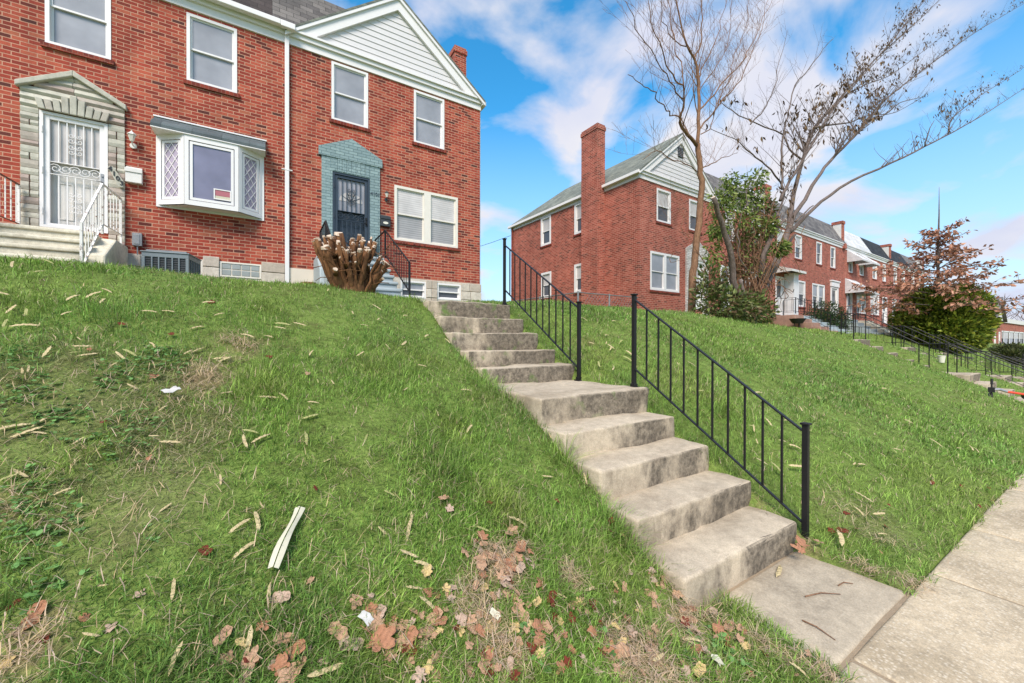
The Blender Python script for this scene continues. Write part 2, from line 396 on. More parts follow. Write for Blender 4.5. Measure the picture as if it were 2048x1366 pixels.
LEAVES = [[0.83,2.02,"t"],[0.83,1.95,"p"],[0.88,1.75,"r"],[0.96,1.7,"t"],[1.09,1.66,"o"],[1.13,1.64,"o"],[0.96,1.58,"t"],[0.99,1.59,"o"],[0.9,1.55,"t"],[1.1,1.49,"o"],[0.97,1.42,"t"],[1.02,1.42,"y"],[0.93,1.46,"y"],[0.84,1.49,"t"],[0.68,1.59,"p"],[0.66,1.55,"p"],[0.62,1.51,"t"],[0.3,1.65,"t"],[0.34,1.6,"o"],[0.42,1.54,"o"],[0.65,1.43,"y"],[0.8,1.41,"t"],[0.77,1.4,"y"],[0.87,1.37,"y"],[1.08,1.36,"r"],[1.14,1.33,"r"],[1.3,1.36,"r"],[1.53,1.43,"o"],[1.59,1.43,"t"],[1.71,1.5,"p"],[1.45,1.37,"p"],[1.76,1.32,"p"],[1.29,1.26,"p"],[1.48,1.22,"p"],[1.4,1.21,"t"],[1.56,1.21,"p"],[1.21,1.19,"o"],[0.89,1.27,"r"],[0.95,1.25,"p"],[1.02,1.28,"t"],[1.06,1.23,"o"],[1.08,1.18,"p"],[1.11,1.14,"p"],[0.45,1.45,"o"],[0.48,1.44,"o"],[0.53,1.47,"t"],[0.57,1.44,"y"],[0.54,1.46,"t"],[0.35,1.52,"p"],[0.48,1.35,"y"],[0.51,1.34,"t"],[0.63,1.3,"t"],[0.7,1.27,"r"],[0.73,1.26,"t"],[0.97,1.18,"o"],[0.7,1.32,"r"],[1.86,1.27,"t"],[1.76,1.21,"t"],[1.83,1.21,"t"],[1.55,1.05,"y"],[1.86,1.78,"r"],[1.81,1.73,"r"],[1.87,1.69,"y"],[1.55,1.94,"r"],[1.06,1.94,"r"],[-0.39,1.87,"p"],[-0.64,1.89,"o"],[-0.66,1.86,"p"],[-0.51,1.84,"o"],[-0.44,1.78,"p"],[-0.01,1.67,"o"],[-0.13,1.66,"t"],[-0.16,1.64,"p"],[-0.07,1.62,"y"],[0.15,1.77,"t"],[0.04,1.74,"p"],[0.2,1.64,"t"],[0.22,1.56,"t"],[0.05,1.61,"t"],[0.08,1.55,"o"],[0.04,1.52,"o"],[0.09,1.51,"t"],[-0.05,1.57,"r"],[-0.59,1.81,"r"],[0.21,2.19,"r"],[-0.72,1.96,"r"],[-0.21,1.98,"r"],[-0.66,1.78,"y"],[3.51,0.92,"o"],[3.54,1.2,"r"],[3.6,1.16,"r"],[3.67,1.1,"r"],[3.83,1.22,"r"],[4.22,1.06,"r"],[3.92,1.0,"r"],[5.65,0.91,"r"],[5.33,1.04,"r"],[1.84,1.28,"t"],[1.79,1.23,"y"],[1.69,1.05,"p"],[1.78,0.9,"o"],[2.0,1.19,"p"],[2.0,1.04,"o"],[1.53,1.05,"t"],[5.98,0.78,"r"],[5.7,0.73,"r"],[5.32,0.74,"r"],[-0.9,3.94,"r"],[-0.72,2.85,"r"],[-0.96,3.56,"o"],[-0.44,4.57,"r"],[0.25,3.28,"t"],[0.02,3.57,"r"],[-0.6,3.82,"r"],[-0.49,2.53,"o"],[-0.6,3.29,"o"],[1.19,1.19,"r"],[0.5,1.54,"t"],[0.8,1.41,"o"],[1.08,1.19,"p"],[0.67,1.44,"p"],[0.35,1.57,"p"],[1.65,1.19,"t"],[0.94,1.29,"o"],[0.91,1.24,"y"],[0.59,1.51,"o"],[1.53,1.22,"p"],[1.88,1.33,"y"],[1.35,1.26,"y"],[0.78,1.26,"p"],[0.41,1.51,"t"],[0.57,1.5,"t"],[1.45,1.29,"o"],[1.54,1.44,"y"],[1.51,1.01,"p"],[1.24,1.39,"y"],[1.2,1.39,"t"],[0.78,1.55,"t"],[0.36,1.64,"p"],[0.44,1.4,"t"],[0.52,1.38,"t"],[1.91,1.26,"o"],[1.56,0.99,"y"],[1.84,1.02,"r"],[1.64,0.94,"t"],[1.91,0.98,"y"],[1.96,0.78,"t"],[2.15,0.81,"t"],[1.95,0.92,"r"],[1.97,1.09,"t"],[1.91,1.01,"t"],[1.26,1.39,"t"],[0.72,1.31,"o"],[1.28,1.3,"r"],[0.44,1.51,"t"],[1.42,1.24,"p"],[1.0,1.32,"t"],[1.83,1.42,"y"],[1.21,1.36,"t"],[1.11,1.43,"r"],[0.88,1.26,"r"],[1.88,1.41,"t"],[0.91,1.66,"t"],[1.57,1.21,"t"],[1.83,1.07,"t"],[0.61,1.58,"o"],[1.6,1.03,"t"],[1.3,1.07,"t"],[1.03,1.57,"p"],[0.82,1.55,"y"],[0.37,1.56,"t"],[0.45,1.45,"r"],[0.81,1.72,"t"],[0.94,1.62,"t"],[0.94,1.34,"y"],[0.66,1.58,"t"],[0.86,1.49,"p"],[0.97,1.33,"o"],[1.61,1.34,"p"],[0.96,1.61,"t"],[0.49,1.45,"t"],[0.38,1.49,"r"],[1.25,1.35,"t"],[0.92,1.52,"p"],[0.07,1.49,"t"],[1.07,1.74,"t"],[0.46,1.42,"r"],[0.85,1.63,"t"],[0.84,1.3,"t"],[0.7,1.4,"t"],[1.83,1.41,"r"],[0.84,1.59,"o"],[1.62,1.19,"t"],[1.01,1.63,"o"],[1.48,1.15,"p"],[1.1,1.77,"t"],[0.58,1.48,"o"],[0.44,1.43,"r"],[1.43,1.13,"p"],[1.47,1.15,"t"],[0.48,1.5,"p"],[1.85,1.47,"t"],[0.44,1.46,"t"],[0.01,1.55,"p"],[1.89,1.34,"t"],[1.09,1.39,"r"],[0.58,1.61,"o"],[1.66,1.07,"o"],[0.37,1.44,"t"],[1.55,1.19,"p"],[0.92,1.46,"t"],[1.41,1.23,"p"],[0.7,1.44,"t"],[1.32,1.12,"p"],[1.59,1.32,"y"],[0.66,1.36,"t"],[-0.04,1.57,"r"],[0.84,1.5,"t"],[0.93,1.65,"t"],[1.92,1.11,"o"],[0.94,1.47,"t"],[1.4,1.32,"y"],[0.17,1.51,"p"],[0.52,1.51,"t"],[0.54,1.43,"t"],[1.34,1.39,"o"],[0.9,1.48,"t"],[1.31,1.36,"p"],[1.32,1.2,"y"],[0.58,1.58,"o"],[0.51,1.46,"t"],[0.89,1.7,"p"],[1.74,1.38,"t"],[0.93,1.54,"p"],[1.23,1.18,"o"],[0.7,1.28,"t"],[1.09,1.61,"p"],[1.2,1.12,"t"],[0.91,1.72,"t"],[0.92,1.75,"o"],[1.83,1.4,"p"],[1.88,1.08,"o"],[-0.06,1.54,"p"],[0.94,1.53,"r"],[0.84,1.65,"t"],[0.97,1.59,"o"],[0.5,1.44,"p"],[0.6,1.66,"y"],[1.43,1.13,"t"],[0.67,1.45,"p"],[1.67,1.07,"o"],[-0.11,1.6,"t"],[0.35,1.49,"y"],[1.7,1.05,"p"],[0.68,1.43,"t"],[1.91,1.18,"o"],[0.81,1.36,"p"],[1.27,1.17,"t"],[1.84,1.44,"p"],[0.93,1.42,"t"],[1.5,1.31,"t"],[1.51,1.18,"t"],[0.89,1.67,"t"],[0.59,1.5,"o"],[1.37,1.25,"p"],[1.08,1.33,"y"],[1.01,1.19,"r"],[0.26,1.51,"p"],[1.11,1.57,"p"],[1.06,1.29,"o"],[0.75,1.4,"p"],[1.05,1.63,"t"],[1.72,1.25,"p"],[0.92,1.4,"t"],[0.38,1.48,"p"],[1.71,1.34,"t"],[0.92,1.68,"t"],[0.39,1.52,"o"],[0.12,1.55,"p"],[1.85,1.0,"t"],[1.21,1.26,"o"],[0.9,1.33,"t"],[0.76,1.45,"t"],[1.76,1.2,"r"],[0.65,1.58,"y"],[0.36,1.49,"y"],[0.64,1.43,"r"],[1.31,1.38,"r"],[0.72,1.39,"o"],[1.0,1.61,"t"],[0.96,1.58,"t"],[1.77,1.16,"p"],[0.77,1.22,"r"],[-0.05,1.56,"t"],[1.68,1.15,"t"],[1.87,1.47,"p"],[0.35,1.54,"t"],[1.01,1.61,"t"],[0.46,1.5,"t"],[1.98,1.05,"t"]]
PODS = [[-1.69,5.27,"c"],[-1.84,5.1,"c"],[-1.28,4.4,"c"],[-1.1,4.34,"c"],[-0.67,4.11,"c"],[-0.35,4.21,"c"],[0.01,3.96,"c"],[-0.14,3.92,"c"],[0.31,3.63,"c"],[-1.17,3.33,"c"],[-1.2,4.01,"c"],[-1.65,4.99,"c"],[0.41,3.15,"c"],[0.31,3.16,"c"],[0.01,2.99,"c"],[0.09,2.98,"c"],[0.26,2.91,"c"],[0.28,2.38,"c"],[-1.0,3.58,"c"],[-0.77,3.53,"c"],[-0.42,2.64,"c"],[-1.04,2.88,"c"],[-0.48,3.61,"c"],[-0.03,2.59,"c"],[-0.91,2.58,"c"],[-0.74,2.43,"c"],[-0.94,2.54,"c"],[-0.37,2.21,"c"],[-0.02,2.15,"c"],[-0.1,2.04,"c"],[-0.04,2.06,"c"],[-0.29,1.85,"c"],[0.01,1.77,"c"],[-0.5,1.94,"c"],[-0.48,1.78,"c"],[-0.25,1.64,"c"],[-0.06,1.62,"c"],[0.17,1.47,"c"],[-0.19,2.32,"c"],[-0.08,1.95,"c"],[0.47,1.92,"c"],[0.53,1.63,"c"],[0.56,1.55,"c"],[0.61,1.95,"c"],[0.59,1.9,"c"],[0.95,1.8,"c"],[1.17,1.81,"c"],[1.36,1.79,"c"],[1.62,2.14,"c"],[1.91,2.08,"c"],[0.55,2.11,"c"],[1.33,1.59,"c"],[1.36,1.45,"c"],[1.17,1.43,"c"],[1.59,1.34,"c"],[1.5,1.21,"c"],[1.43,1.1,"c"],[1.66,1.1,"c"],[0.6,1.71,"c"],[0.55,1.77,"c"],[0.47,1.49,"c"],[3.35,1.94,"c"],[4.07,1.18,"c"],[5.56,1.37,"c"],[7.11,1.07,"c"],[3.76,0.98,"c"],[3.87,1.15,"c"],[1.69,1.1,"c"],[1.98,0.79,"c"],[3.94,1.05,"c"],[1.86,4.47,"c"],[1.58,4.42,"c"],[1.45,4.82,"c"],[1.15,3.88,"c"],[1.23,3.56,"c"],[1.54,3.26,"c"],[1.09,2.82,"c"],[1.27,2.63,"c"],[1.91,2.49,"c"],[1.65,3.53,"c"],[0.93,3.08,"c"],[4.29,4.71,"c"],[4.05,3.99,"c"],[4.3,3.94,"c"],[3.97,3.83,"c"],[4.08,3.6,"c"],[3.96,3.52,"c"],[3.56,3.63,"c"],[4.9,4.65,"c"],[6.6,1.26,"c"],[8.38,3.17,"c"],[3.6,3.42,"c"],[13.37,3.74,"c"],[3.71,1.65,"c"],[7.14,1.03,"c"],[5.19,2.52,"c"],[9.46,3.28,"c"],[5.27,1.38,"c"],[6.39,2.48,"c"],[4.49,3.17,"c"],[16.84,3.21,"c"],[4.13,1.79,"c"],[4.81,3.18,"c"],[9.87,1.91,"c"],[9.02,3.47,"c"],[3.64,1.74,"c"],[10.09,3.5,"c"],[6.95,1.57,"c"],[8.66,2.25,"c"],[9.23,2.69,"c"],[3.87,1.89,"c"],[4.03,2.0,"c"],[4.56,1.39,"c"],[9.76,1.01,"c"],[5.63,1.36,"c"],[4.93,2.35,"c"],[3.9,1.58,"c"],[5.08,2.86,"c"],[4.69,1.37,"c"],[26.78,3.58,"c"],[11.26,5.33,"c"],[6.89,1.13,"c"],[4.09,2.59,"c"],[26.91,4.34,"c"],[3.88,4.11,"c"],[13.26,1.98,"c"],[4.73,2.02,"c"],[19.65,3.22,"c"],[12.85,2.53,"c"],[5.33,1.7,"c"],[4.94,1.92,"c"],[4.22,4.14,"c"],[5.35,3.7,"c"],[4.04,3.89,"c"],[4.7,1.48,"c"],[5.57,2.94,"c"],[4.36,2.02,"c"],[5.64,1.14,"c"],[4.03,2.02,"c"],[4.8,1.85,"c"],[8.22,2.98,"c"],[4.18,1.71,"c"],[5.33,2.12,"c"],[8.44,1.96,"c"],[6.61,2.26,"c"],[12.09,3.68,"c"],[-0.22,3.06,"c"],[-0.78,2.73,"c"],[0.19,2.56,"c"],[-0.8,3.48,"c"],[-1.13,4.55,"c"],[-1.44,3.9,"c"],[0.8,4.59,"c"],[0.12,4.14,"c"],[-1.4,4.04,"c"],[0.07,3.4,"c"],[-0.26,3.51,"c"],[-0.82,3.4,"c"],[1.04,4.47,"c"],[0.26,4.17,"c"],[-1.05,3.7,"c"],[-0.94,2.82,"c"],[-0.78,4.1,"c"],[-1.67,4.45,"c"],[-0.96,3.52,"c"],[-0.1,2.57,"c"],[0.85,4.23,"c"],[-0.08,2.64,"c"],[-0.96,2.9,"c"],[-0.5,2.93,"c"],[-0.68,3.18,"c"],[-0.45,4.45,"c"],[0.23,2.75,"c"],[-0.43,3.64,"c"],[0.97,3.78,"c"],[0.69,3.61,"c"],[-0.68,3.65,"c"],[-1.33,3.82,"c"],[-1.19,4.49,"c"],[-0.28,3.53,"c"],[-1.51,4.16,"c"],[1.11,4.83,"c"],[-0.5,2.71,"c"],[-1.14,3.53,"c"],[0.64,5.31,"c"],[-0.98,2.83,"c"],[0.1,4.1,"c"],[-0.47,3.97,"c"],[0.52,2.55,"c"],[-1.15,3.34,"c"],[-1.02,3.54,"c"]]
STRAW = [[-0.2,3.78,0.15],[-0.35,3.32,0.13],[-0.9,2.42,0.06],[-0.63,1.81,0.08],[0.94,1.64,0.09],[0.79,1.54,0.08],[0.73,1.49,0.06],[0.78,1.36,0.08],[1.3,1.53,0.05],[1.36,1.09,0.14],[1.76,1.2,0.1],[1.11,1.68,0.04],[0.78,1.31,0.06],[1.87,1.28,0.08],[1.96,1.15,0.05],[2.0,0.96,0.05],[2.05,0.84,0.05],[2.1,0.74,0.05],[3.11,1.08,0.08],[3.25,0.95,0.07],[3.35,0.73,0.09],[3.21,1.57,0.08],[3.19,1.25,0.07]]
PALE = [[-1.09,3.43,0.26],[-1.0,2.95,0.26],[-0.71,3.06,0.25],[-0.51,3.22,0.27],[-0.49,2.67,0.26],[-0.3,2.84,0.16],[-0.43,2.33,0.2],[-0.67,2.42,0.15],[3.87,1.13,0.2]]
CLOVER = [[-0.77,3.33,0.12],[-1.27,3.51,0.09],[-0.9,2.93,0.1],[-0.61,2.78,0.13],[-0.55,3.45,0.1],[-1.12,3.16,0.11],[-0.61,3.58,0.09],[-0.83,2.44,0.1],[-0.74,2.25,0.09],[-0.39,2.1,0.04],[-0.62,1.97,0.05],[1.28,1.18,0.04],[0.92,1.22,0.04],[0.9,1.37,0.03],[1.57,1.01,0.04],[1.8,1.02,0.08]]
def gz(x, y): return float(ground_z(x, y))
SX0, SX1 = 1.93, 3.25                     # the concrete stairs between the two lawns
STEP_Y = [1.31, 1.63, 1.97, 2.305, 2.635, 3.73, 4.09, 4.50, 4.88, 5.24]
STEP_Z = [.19, .39, .59, .79, 1.01, 1.19, 1.37, 1.59, 1.81, 2.05]
WALK_END = 8.7

def lattice(seed):
    g = np.random.default_rng(seed).random((256, 256))
    def f(x, y):
        xi = np.floor(x).astype(int); yi = np.floor(y).astype(int); fx = x-xi; fy = y-yi
        fx = fx*fx*(3-2*fx); fy = fy*fy*(3-2*fy); a = xi & 255; b = yi & 255; c = (xi+1) & 255; d = (yi+1) & 255
        return (g[a,b]*(1-fx)+g[c,b]*fx)*(1-fy)+(g[a,d]*(1-fx)+g[c,d]*fx)*fy
    return f
L1, L2, L3 = lattice(1), lattice(2), lattice(3)

def in_patch(P_, x, y):
    w = np.zeros_like(x)
    for cx, cy, r in P_:
        # patches look round in the photograph, so on the slope they are longer uphill
        d = np.hypot((x-cx), (y-cy)*.75)/max(r, .05)
        w = np.maximum(w, np.clip(1.55-d, 0, 1))
    return w
def build_ground():
    xs = np.concatenate([np.linspace(-400,-30,12), np.linspace(-24,-7,14), np.arange(-6,13,.11), np.arange(13.2,34,.4), np.arange(35,110,2.5), np.linspace(120,700,14)])
    ys = np.concatenate([np.linspace(-400,-20,10), np.linspace(-16,-.2,10), np.arange(.0,7.0,.085), np.arange(7.1,12,.3), np.arange(12.5,30,1.5), np.linspace(34,600,16)])
    gx, gy = np.meshgrid(xs, ys); z = ground_z(gx, gy)
    z += (L1(gx*2.2+40, gy*2.2+40)-.5)*.05*((gy>.9)&(gy<9)&(gx>-8)&(gx<14))
    carve = (gx>SX0+.04)&(gx<SX1-.04)&(gy>1.2)&(gy<WALK_END)
    z = np.where(carve, z-.3, z)
    z = np.where((gy<.74), z-.09, z)
    z = np.where((gx>2.17)&(gx<3.24)&(gy<1.35)&(gy>.6), -.09, z)
    v = np.stack([gx.ravel(), gy.ravel(), z.ravel()], 1)
    nx, ny = len(xs), len(ys); i = np.arange(nx*ny).reshape(ny, nx)
    q = np.stack([i[:-1,:-1], i[:-1,1:], i[1:,1:], i[1:,:-1]], -1).reshape(-1, 4)
    m_ = np.zeros((len(v), 3)); m_[:,0] = in_patch(STRAW, v[:,0], v[:,1]); m_[:,1] = in_patch(PALE, v[:,0], v[:,1])
    o = fast_mesh('ground', v, q.ravel(), np.arange(len(q))*4, M['turf'], m_, smooth=True)
    tag(o, kind='structure'); return o
def m_turf():
    k = NT('turf'); tc = k.n('ShaderNodeTexCoord').outputs['Object']
    n1 = k.noise(tc, .9, 6, .65); n2 = k.noise(tc, 9, 5, .7); n3 = k.noise(tc, 45, 3, .7)
    b = k.ramp(n2, [(.3,(.09,.11,.03)),(.5,(.145,.21,.045)),(.7,(.21,.28,.068))])
    b = k.mix(k.ramp(n1, [(.58,0.0),(.72,.6)]), b, (.16,.12,.06,1))
    sx = k.n('ShaderNodeSeparateXYZ'); k.set(sx.inputs[0], k.n('ShaderNodeAttribute', attribute_name='col').outputs['Color'])
    b = k.mix(k.math('MULTIPLY', sx.outputs[1], .4), b, (.17,.16,.075,1)); b = k.mix(k.math('MULTIPLY', k.math('MULTIPLY', sx.outputs[0], k.ramp(k.noise(tc, 6, 5, .7), [(.42,0.0),(.62,1.0)])), .75), b, (.30,.22,.125,1))
    b = k.mix(.6, b, k.mix(1.0, b, k.ramp(n3, [(.3,.45),(.7,1.4)]), 'MULTIPLY'))
    k.bump(n3, .8, .03)
    return k.done(b, .95, spec=.1)
M['turf'] = m_turf()
build_ground()

# ------------------------------------------------------------------ pavement, path and stairs
def rough_block(x0, x1, y0, y1, z0, z1, amp=.006, cell=.07, seed=0):
    """a cast block whose arrises are worn: a subdivided box with rounded, uneven edges"""
    bm = bmesh.new(); bmesh.ops.create_cube(bm, size=1)
    for v in bm.verts: v.co = Vector(((x0+x1)/2+v.co.x*(x1-x0), (y0+y1)/2+v.co.y*(y1-y0), (z0+z1)/2+v.co.z*(z1-z0)))
    bmesh.ops.bevel(bm, geom=list(bm.edges), offset=.02, segments=3, profile=.5, affect='EDGES')
    long = [e for e in bm.edges if e.calc_length() > cell*2]
    for _ in range(4):
        long = [e for e in bm.edges if e.calc_length() > cell*2]
        if not long: break
        bmesh.ops.subdivide_edges(bm, edges=long, cuts=1, use_grid_fill=True)
    rn = np.array([v.co[:] for v in bm.verts])
    d = (L1(rn[:,0]*9+seed*3+50, (rn[:,1]+rn[:,2])*9+50)-.5)*2*amp + (L2(rn[:,0]*2.5+seed+50, (rn[:,1]-rn[:,2])*2.5+90)-.5)*2*amp*1.3
    bm.normal_update()
    for v, k in zip(bm.verts, d): v.co += v.normal*float(k)
    return bm
def bm_obj(bm, name, mat, parent=None, smooth=True):
    me = bpy.data.meshes.new(name); bm.to_mesh(me); bm.free(); me.materials.append(mat)
    if smooth: me.polygons.foreach_set('use_smooth', [True]*len(me.polygons))
    o = bpy.data.objects.new(name, me); COL.objects.link(o)
    if parent: o.parent = parent
    return o

# sidewalk panels: one structure, joints between the panels
sw = bmesh.new()
edges = [-14,-12.4,-10.8,-9.2,-7.6,-6,-4.4,-2.8,-1.2,.74,2.34,3.64,4.78,6.4,8.0]
for a, b in zip(edges, edges[1:]):
    t = rough_block(a+.006, b-.006, -.78, .722, -.12, 0, .0025, .2, a); me = bpy.data.meshes.new('t'); t.to_mesh(me); t.free(); sw.from_mesh(me); bpy.data.meshes.remove(me)
tag(bm_obj(sw, 'sidewalk', M['walk']), kind='structure')
sw = bmesh.new()                          # beyond the joint the pavement follows the street downhill in flat panels
for a in np.arange(8.0, 60, 1.6):
    z = gz(a+.8, 0); t = rough_block(a+.006, a+1.594, -.78, .722, z-.15, z, .002, .4, a); me = bpy.data.meshes.new('t'); t.to_mesh(me); t.free(); sw.from_mesh(me); bpy.data.meshes.remove(me)
tag(bm_obj(sw, 'sidewalk', M['walk']), kind='structure')
tag(bm_obj(rough_block(2.18, 3.235, .738, 1.305, -.12, .002, .003, .1, 3), 'path', M['path']), kind='structure')
js = MB(); js.box(2.15, 3.3, .715, .745, -.1, -.012); js.box(1.95, 3.2, 1.29, 1.33, -.1, -.004)
for x in edges[1:-1]: js.box(x-.012, x+.012, -.76, .72, -.1, -.008)
tag(js.build('joint_soil', M['joint']), kind='structure')

st = thing('concrete_stairs', 'weathered mossy concrete stairs with a landing climbing the lawn from the sidewalk', 'stairs', (SX0, STEP_Y[0], 0))
W = SX1-SX0
for i, (y, z) in enumerate(zip(STEP_Y, STEP_Z)):
    y1 = (STEP_Y[i+1] if i < 9 else 6.9) - STEP_Y[0] + (.03 if i < 9 else 0)
    zb = -.15 if i == 0 else STEP_Z[i-1]-.14
    dx = [0,.0,.02,-.02,0,.02,.03,0,0,-.03][i]
    o = bm_obj(rough_block(dx, W+[0,.01,-.01,0,.02,0,-.02,0,.01,0][i], y-STEP_Y[0], y1, zb, z, .010, .08, i*7), 'landing' if i == 4 else 'step', M['stairs'], st)
wk = MB()
n = 8
for j in range(n):
    a = 6.905+(WALK_END-6.905)*j/n; b = 6.905+(WALK_END-6.905)*(j+1)/n
    wk.box(SX0, SX1, a, b-.004, 1.9, 2.052+(2.33-2.05)*(j+.5)/n)
tag(wk.build('path', M['path']), kind='structure')

def handrail(label, A, B, zA, zB, rail, low, nb, group=None, mat='black', flange=(False, True), post=.038, loc=None, name='stair_handrail'):
    """A, B: foot points of the two posts; zA, zB their tops; rail/low: heights of the rails at the posts"""
    A = Vector(A); B = Vector(B)
    t = thing(name, label, 'handrail', loc or tuple(A), 0, group); o0 = A.copy()
    A = A-o0; B = B-o0; zo = o0.z; d = Vector((B.x-A.x, B.y-A.y, 0)); dn = d.normalized()
    for P_, zt, fl in ((A, zA-zo, flange[0]), (B, zB-zo, flange[1])):
        m = MB(); h = post/2
        m.box(P_.x-h, P_.x+h, P_.y-h, P_.y+h, P_.z-.05, zt)
        m.prism([(P_.x-h*1.1,P_.y-h*1.1,zt),(P_.x+h*1.1,P_.y-h*1.1,zt),(P_.x+h*1.1,P_.y+h*1.1,zt),(P_.x-h*1.1,P_.y+h*1.1,zt)], (0,0,.006))
        m.box(P_.x-h*1.5, P_.x+h*1.5, P_.y-h*1.5, P_.y+h*1.5, zt+.006, zt+.02)
        if fl:
            m.box(P_.x-h*2.2, P_.x+h*2.2, P_.y-h*2.2, P_.y+h*2.2, P_.z-.01, P_.z+.012); m.box(P_.x-h*1.4, P_.x+h*1.4, P_.y-h*1.4, P_.y+h*1.4, P_.z+.012, P_.z+.045)
        m.build('post', M[mat], t, .003)
    a = A+dn*post*.5; b = B-dn*post*.5
    m = MB(); m.bar((a.x,a.y,rail[0]-zo), (b.x,b.y,rail[1]-zo), .034, .012); m.build('top_rail', M[mat], t, .003)
    m = MB(); m.bar((a.x,a.y,low[0]-zo), (b.x,b.y,low[1]-zo), .026, .011); m.build('bottom_rail', M[mat], t, .002)
    for i in range(nb):
        f = (i+1)/(nb+1); x = a.x+(b.x-a.x)*f; y = a.y+(b.y-a.y)*f
        m = MB(); m.box(x-.0068, x+.0068, y-.0068, y+.0068, low[0]+(low[1]-low[0])*f-zo+.004, rail[0]+(rail[1]-rail[0])*f-zo-.004)
        m.build('baluster', M[mat], t)
    return t
handrail('black iron handrail beside the lower flight of stairs, foot in leaves by the sidewalk', (3.3,1.28,.03), (3.2,2.76,1.01), .885, 1.955, (.845,1.907), (.18,1.20), 10)
handrail('black iron handrail beside the upper flight of the concrete stairs, above the landing', (3.2,3.60,1.01), (3.2,5.36,2.05), 1.945, 3.09, (1.895,2.995), (1.165,2.29), 11, flange=(True, True))

# ------------------------------------------------------------------ grass, clover, straw
TUFTS = [[.02,3.17,.16],[1.86,1.75,.10],[1.86,2.3,.08],[1.85,3.4,.16],[3.35,2.0,.1],[.9,2.4,.2],[-.9,4.2,.25],[4.1,2.2,.3]]
def blocked(x, y, pad=0.0):
    b = (x>SX0+.03-pad)&(x<SX1-.02+pad)&(y>1.25)&(y<WALK_END)
    b |= (x>2.2)&(x<3.2)&(y>.6)&(y<1.31)
    b |= y < .645
    b |= (y>10.9)&(x<5.7)
    b |= (y>10.3)&(x>12.2)
    return b
def blades(n, r0, r1, az0, az1, hmul, wmin, seed):
    g = np.random.default_rng(seed)
    r = r0*(r1/r0)**g.random(n); az = R(az0)+(R(az1)-R(az0))*g.random(n)
    x = r*np.sin(az); y = r*np.cos(az)
    k = ~blocked(x, y); 
    # keep the turf ragged along the slab and the pavement
    k &= (y > .645+.10*L2(x*4+90, y*0+3))
    x, y, r = x[k], y[k], r[k]
    k = g.random(len(x)) > .5*np.clip(in_patch(STRAW, x, y), 0, 1)
    x, y, r = x[k], y[k], r[k]; n = len(x)
    st_ = in_patch(STRAW, x, y)*(.55+.9*L1(x*5+30, y*5+30)); pa = in_patch(PALE, x, y)*(.3+1.0*L3(x*3+70, y*3+70))
    big = L1(x*.8+100, y*.8+100); mid = L2(x*2.6+100, y*2.6+100); fine = L3(x*9+100, y*9+100)
    kind_s = g.random(n) < np.clip(st_*1.0, 0, .93)
    kind_p = (~kind_s) & (g.random(n) < np.clip(pa*.95, 0, .8))
    odd = (~kind_s)&(~kind_p)&(g.random(n) < .05+.20*np.clip((L2(x*1.7+9, y*1.7+77)-.25)*1.6, 0, 1))
    # bare gaps: some blades are dropped where the turf is thin
    z = ground_z(x, y)
    tall = np.where(fine > .62, 1.45, 1.0)*(.75+.6*mid)
    edge = np.clip(1-np.minimum(np.abs(x-SX0), np.abs(x-SX1))/.18, 0, 1)*((y>1.3)&(y<6))
    h = (.022+.034*g.random(n))*tall*hmul*(1+.6*edge)
    h = h*(1+1.1*np.clip(in_patch(TUFTS, x, y), 0, 1)); h = np.where(kind_s|kind_p, h*1.15, h)
    w = np.maximum(wmin, r*.00085)*(.7+.7*g.random(n))
    th = g.random(n)*2*np.pi; lean = np.clip(np.abs(g.normal(.85, .38, n)), .05, 1.4)
    lean = np.where(kind_s|kind_p, np.clip(lean+.65, 0, 1.5), lean)
    # general lay of the mown grass, downhill
    dx = np.sin(lean)*np.cos(th); dy = np.sin(lean)*np.sin(th)-.12; dz = np.cos(lean)
    px, py = -np.sin(th+g.normal(0,.5,n)), np.cos(th)
    L_ = h*1.25
    b0 = np.stack([x-px*w/2, y-py*w/2, z-.012], 1); b1 = np.stack([x+px*w/2, y+py*w/2, z-.012], 1)
    mx, my, mz = x+dx*L_*.5, y+dy*L_*.5, z+dz*L_*.55
    m0 = np.stack([mx-px*w*.42, my-py*w*.42, mz], 1); m1 = np.stack([mx+px*w*.42, my+py*w*.42, mz], 1)
    t_ = np.stack([x+dx*L_*1.15, y+dy*L_*1.15, z+dz*L_*.86], 1)
    V = np.stack([b0, b1, m1, m0, t_], 1).reshape(-1, 3)
    c = np.array([.178,.308,.056])*(1-big)[:,None] + np.array([.235,.38,.072])*big[:,None]
    yel = np.clip((mid-.55)*2.5, 0, 1)[:,None]; c = c*(1-yel*.6)+np.array([.27,.33,.07])*yel*.6
    cool = np.clip((L3(x*1.1+20, y*1.1+60)-.5)*2, 0, 1)[:,None]; c = c*(1-cool*.45)+np.array([.10,.22,.065])*cool*.5
    c *= (.5+1.1*g.random(n)**1.3)[:,None]*(.82+.42*L2(x*4.3+11, y*4.3+23))[:,None]
    sc_ = np.array([.58,.45,.29])*(.6+.65*g.random(n))[:,None]
    pc_ = np.array([.36,.36,.17])*(.65+.7*g.random(n))[:,None]
    c = np.where(kind_s[:,None], sc_, c); c = np.where(kind_p[:,None], pc_, c); c = np.where(odd[:,None], sc_*.55+c*.35, c)
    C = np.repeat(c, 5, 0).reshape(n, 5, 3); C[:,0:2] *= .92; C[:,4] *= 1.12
    i = np.arange(n)*5
    quad = np.stack([i, i+1, i+2, i+3], 1); tri = np.stack([i+3, i+2, i+4], 1)
    flat = np.concatenate([quad, tri], 1).ravel()
    ls = (np.arange(n)[:,None]*7+np.array([0,4])).ravel()
    return V, flat, ls, C.reshape(-1, 3)
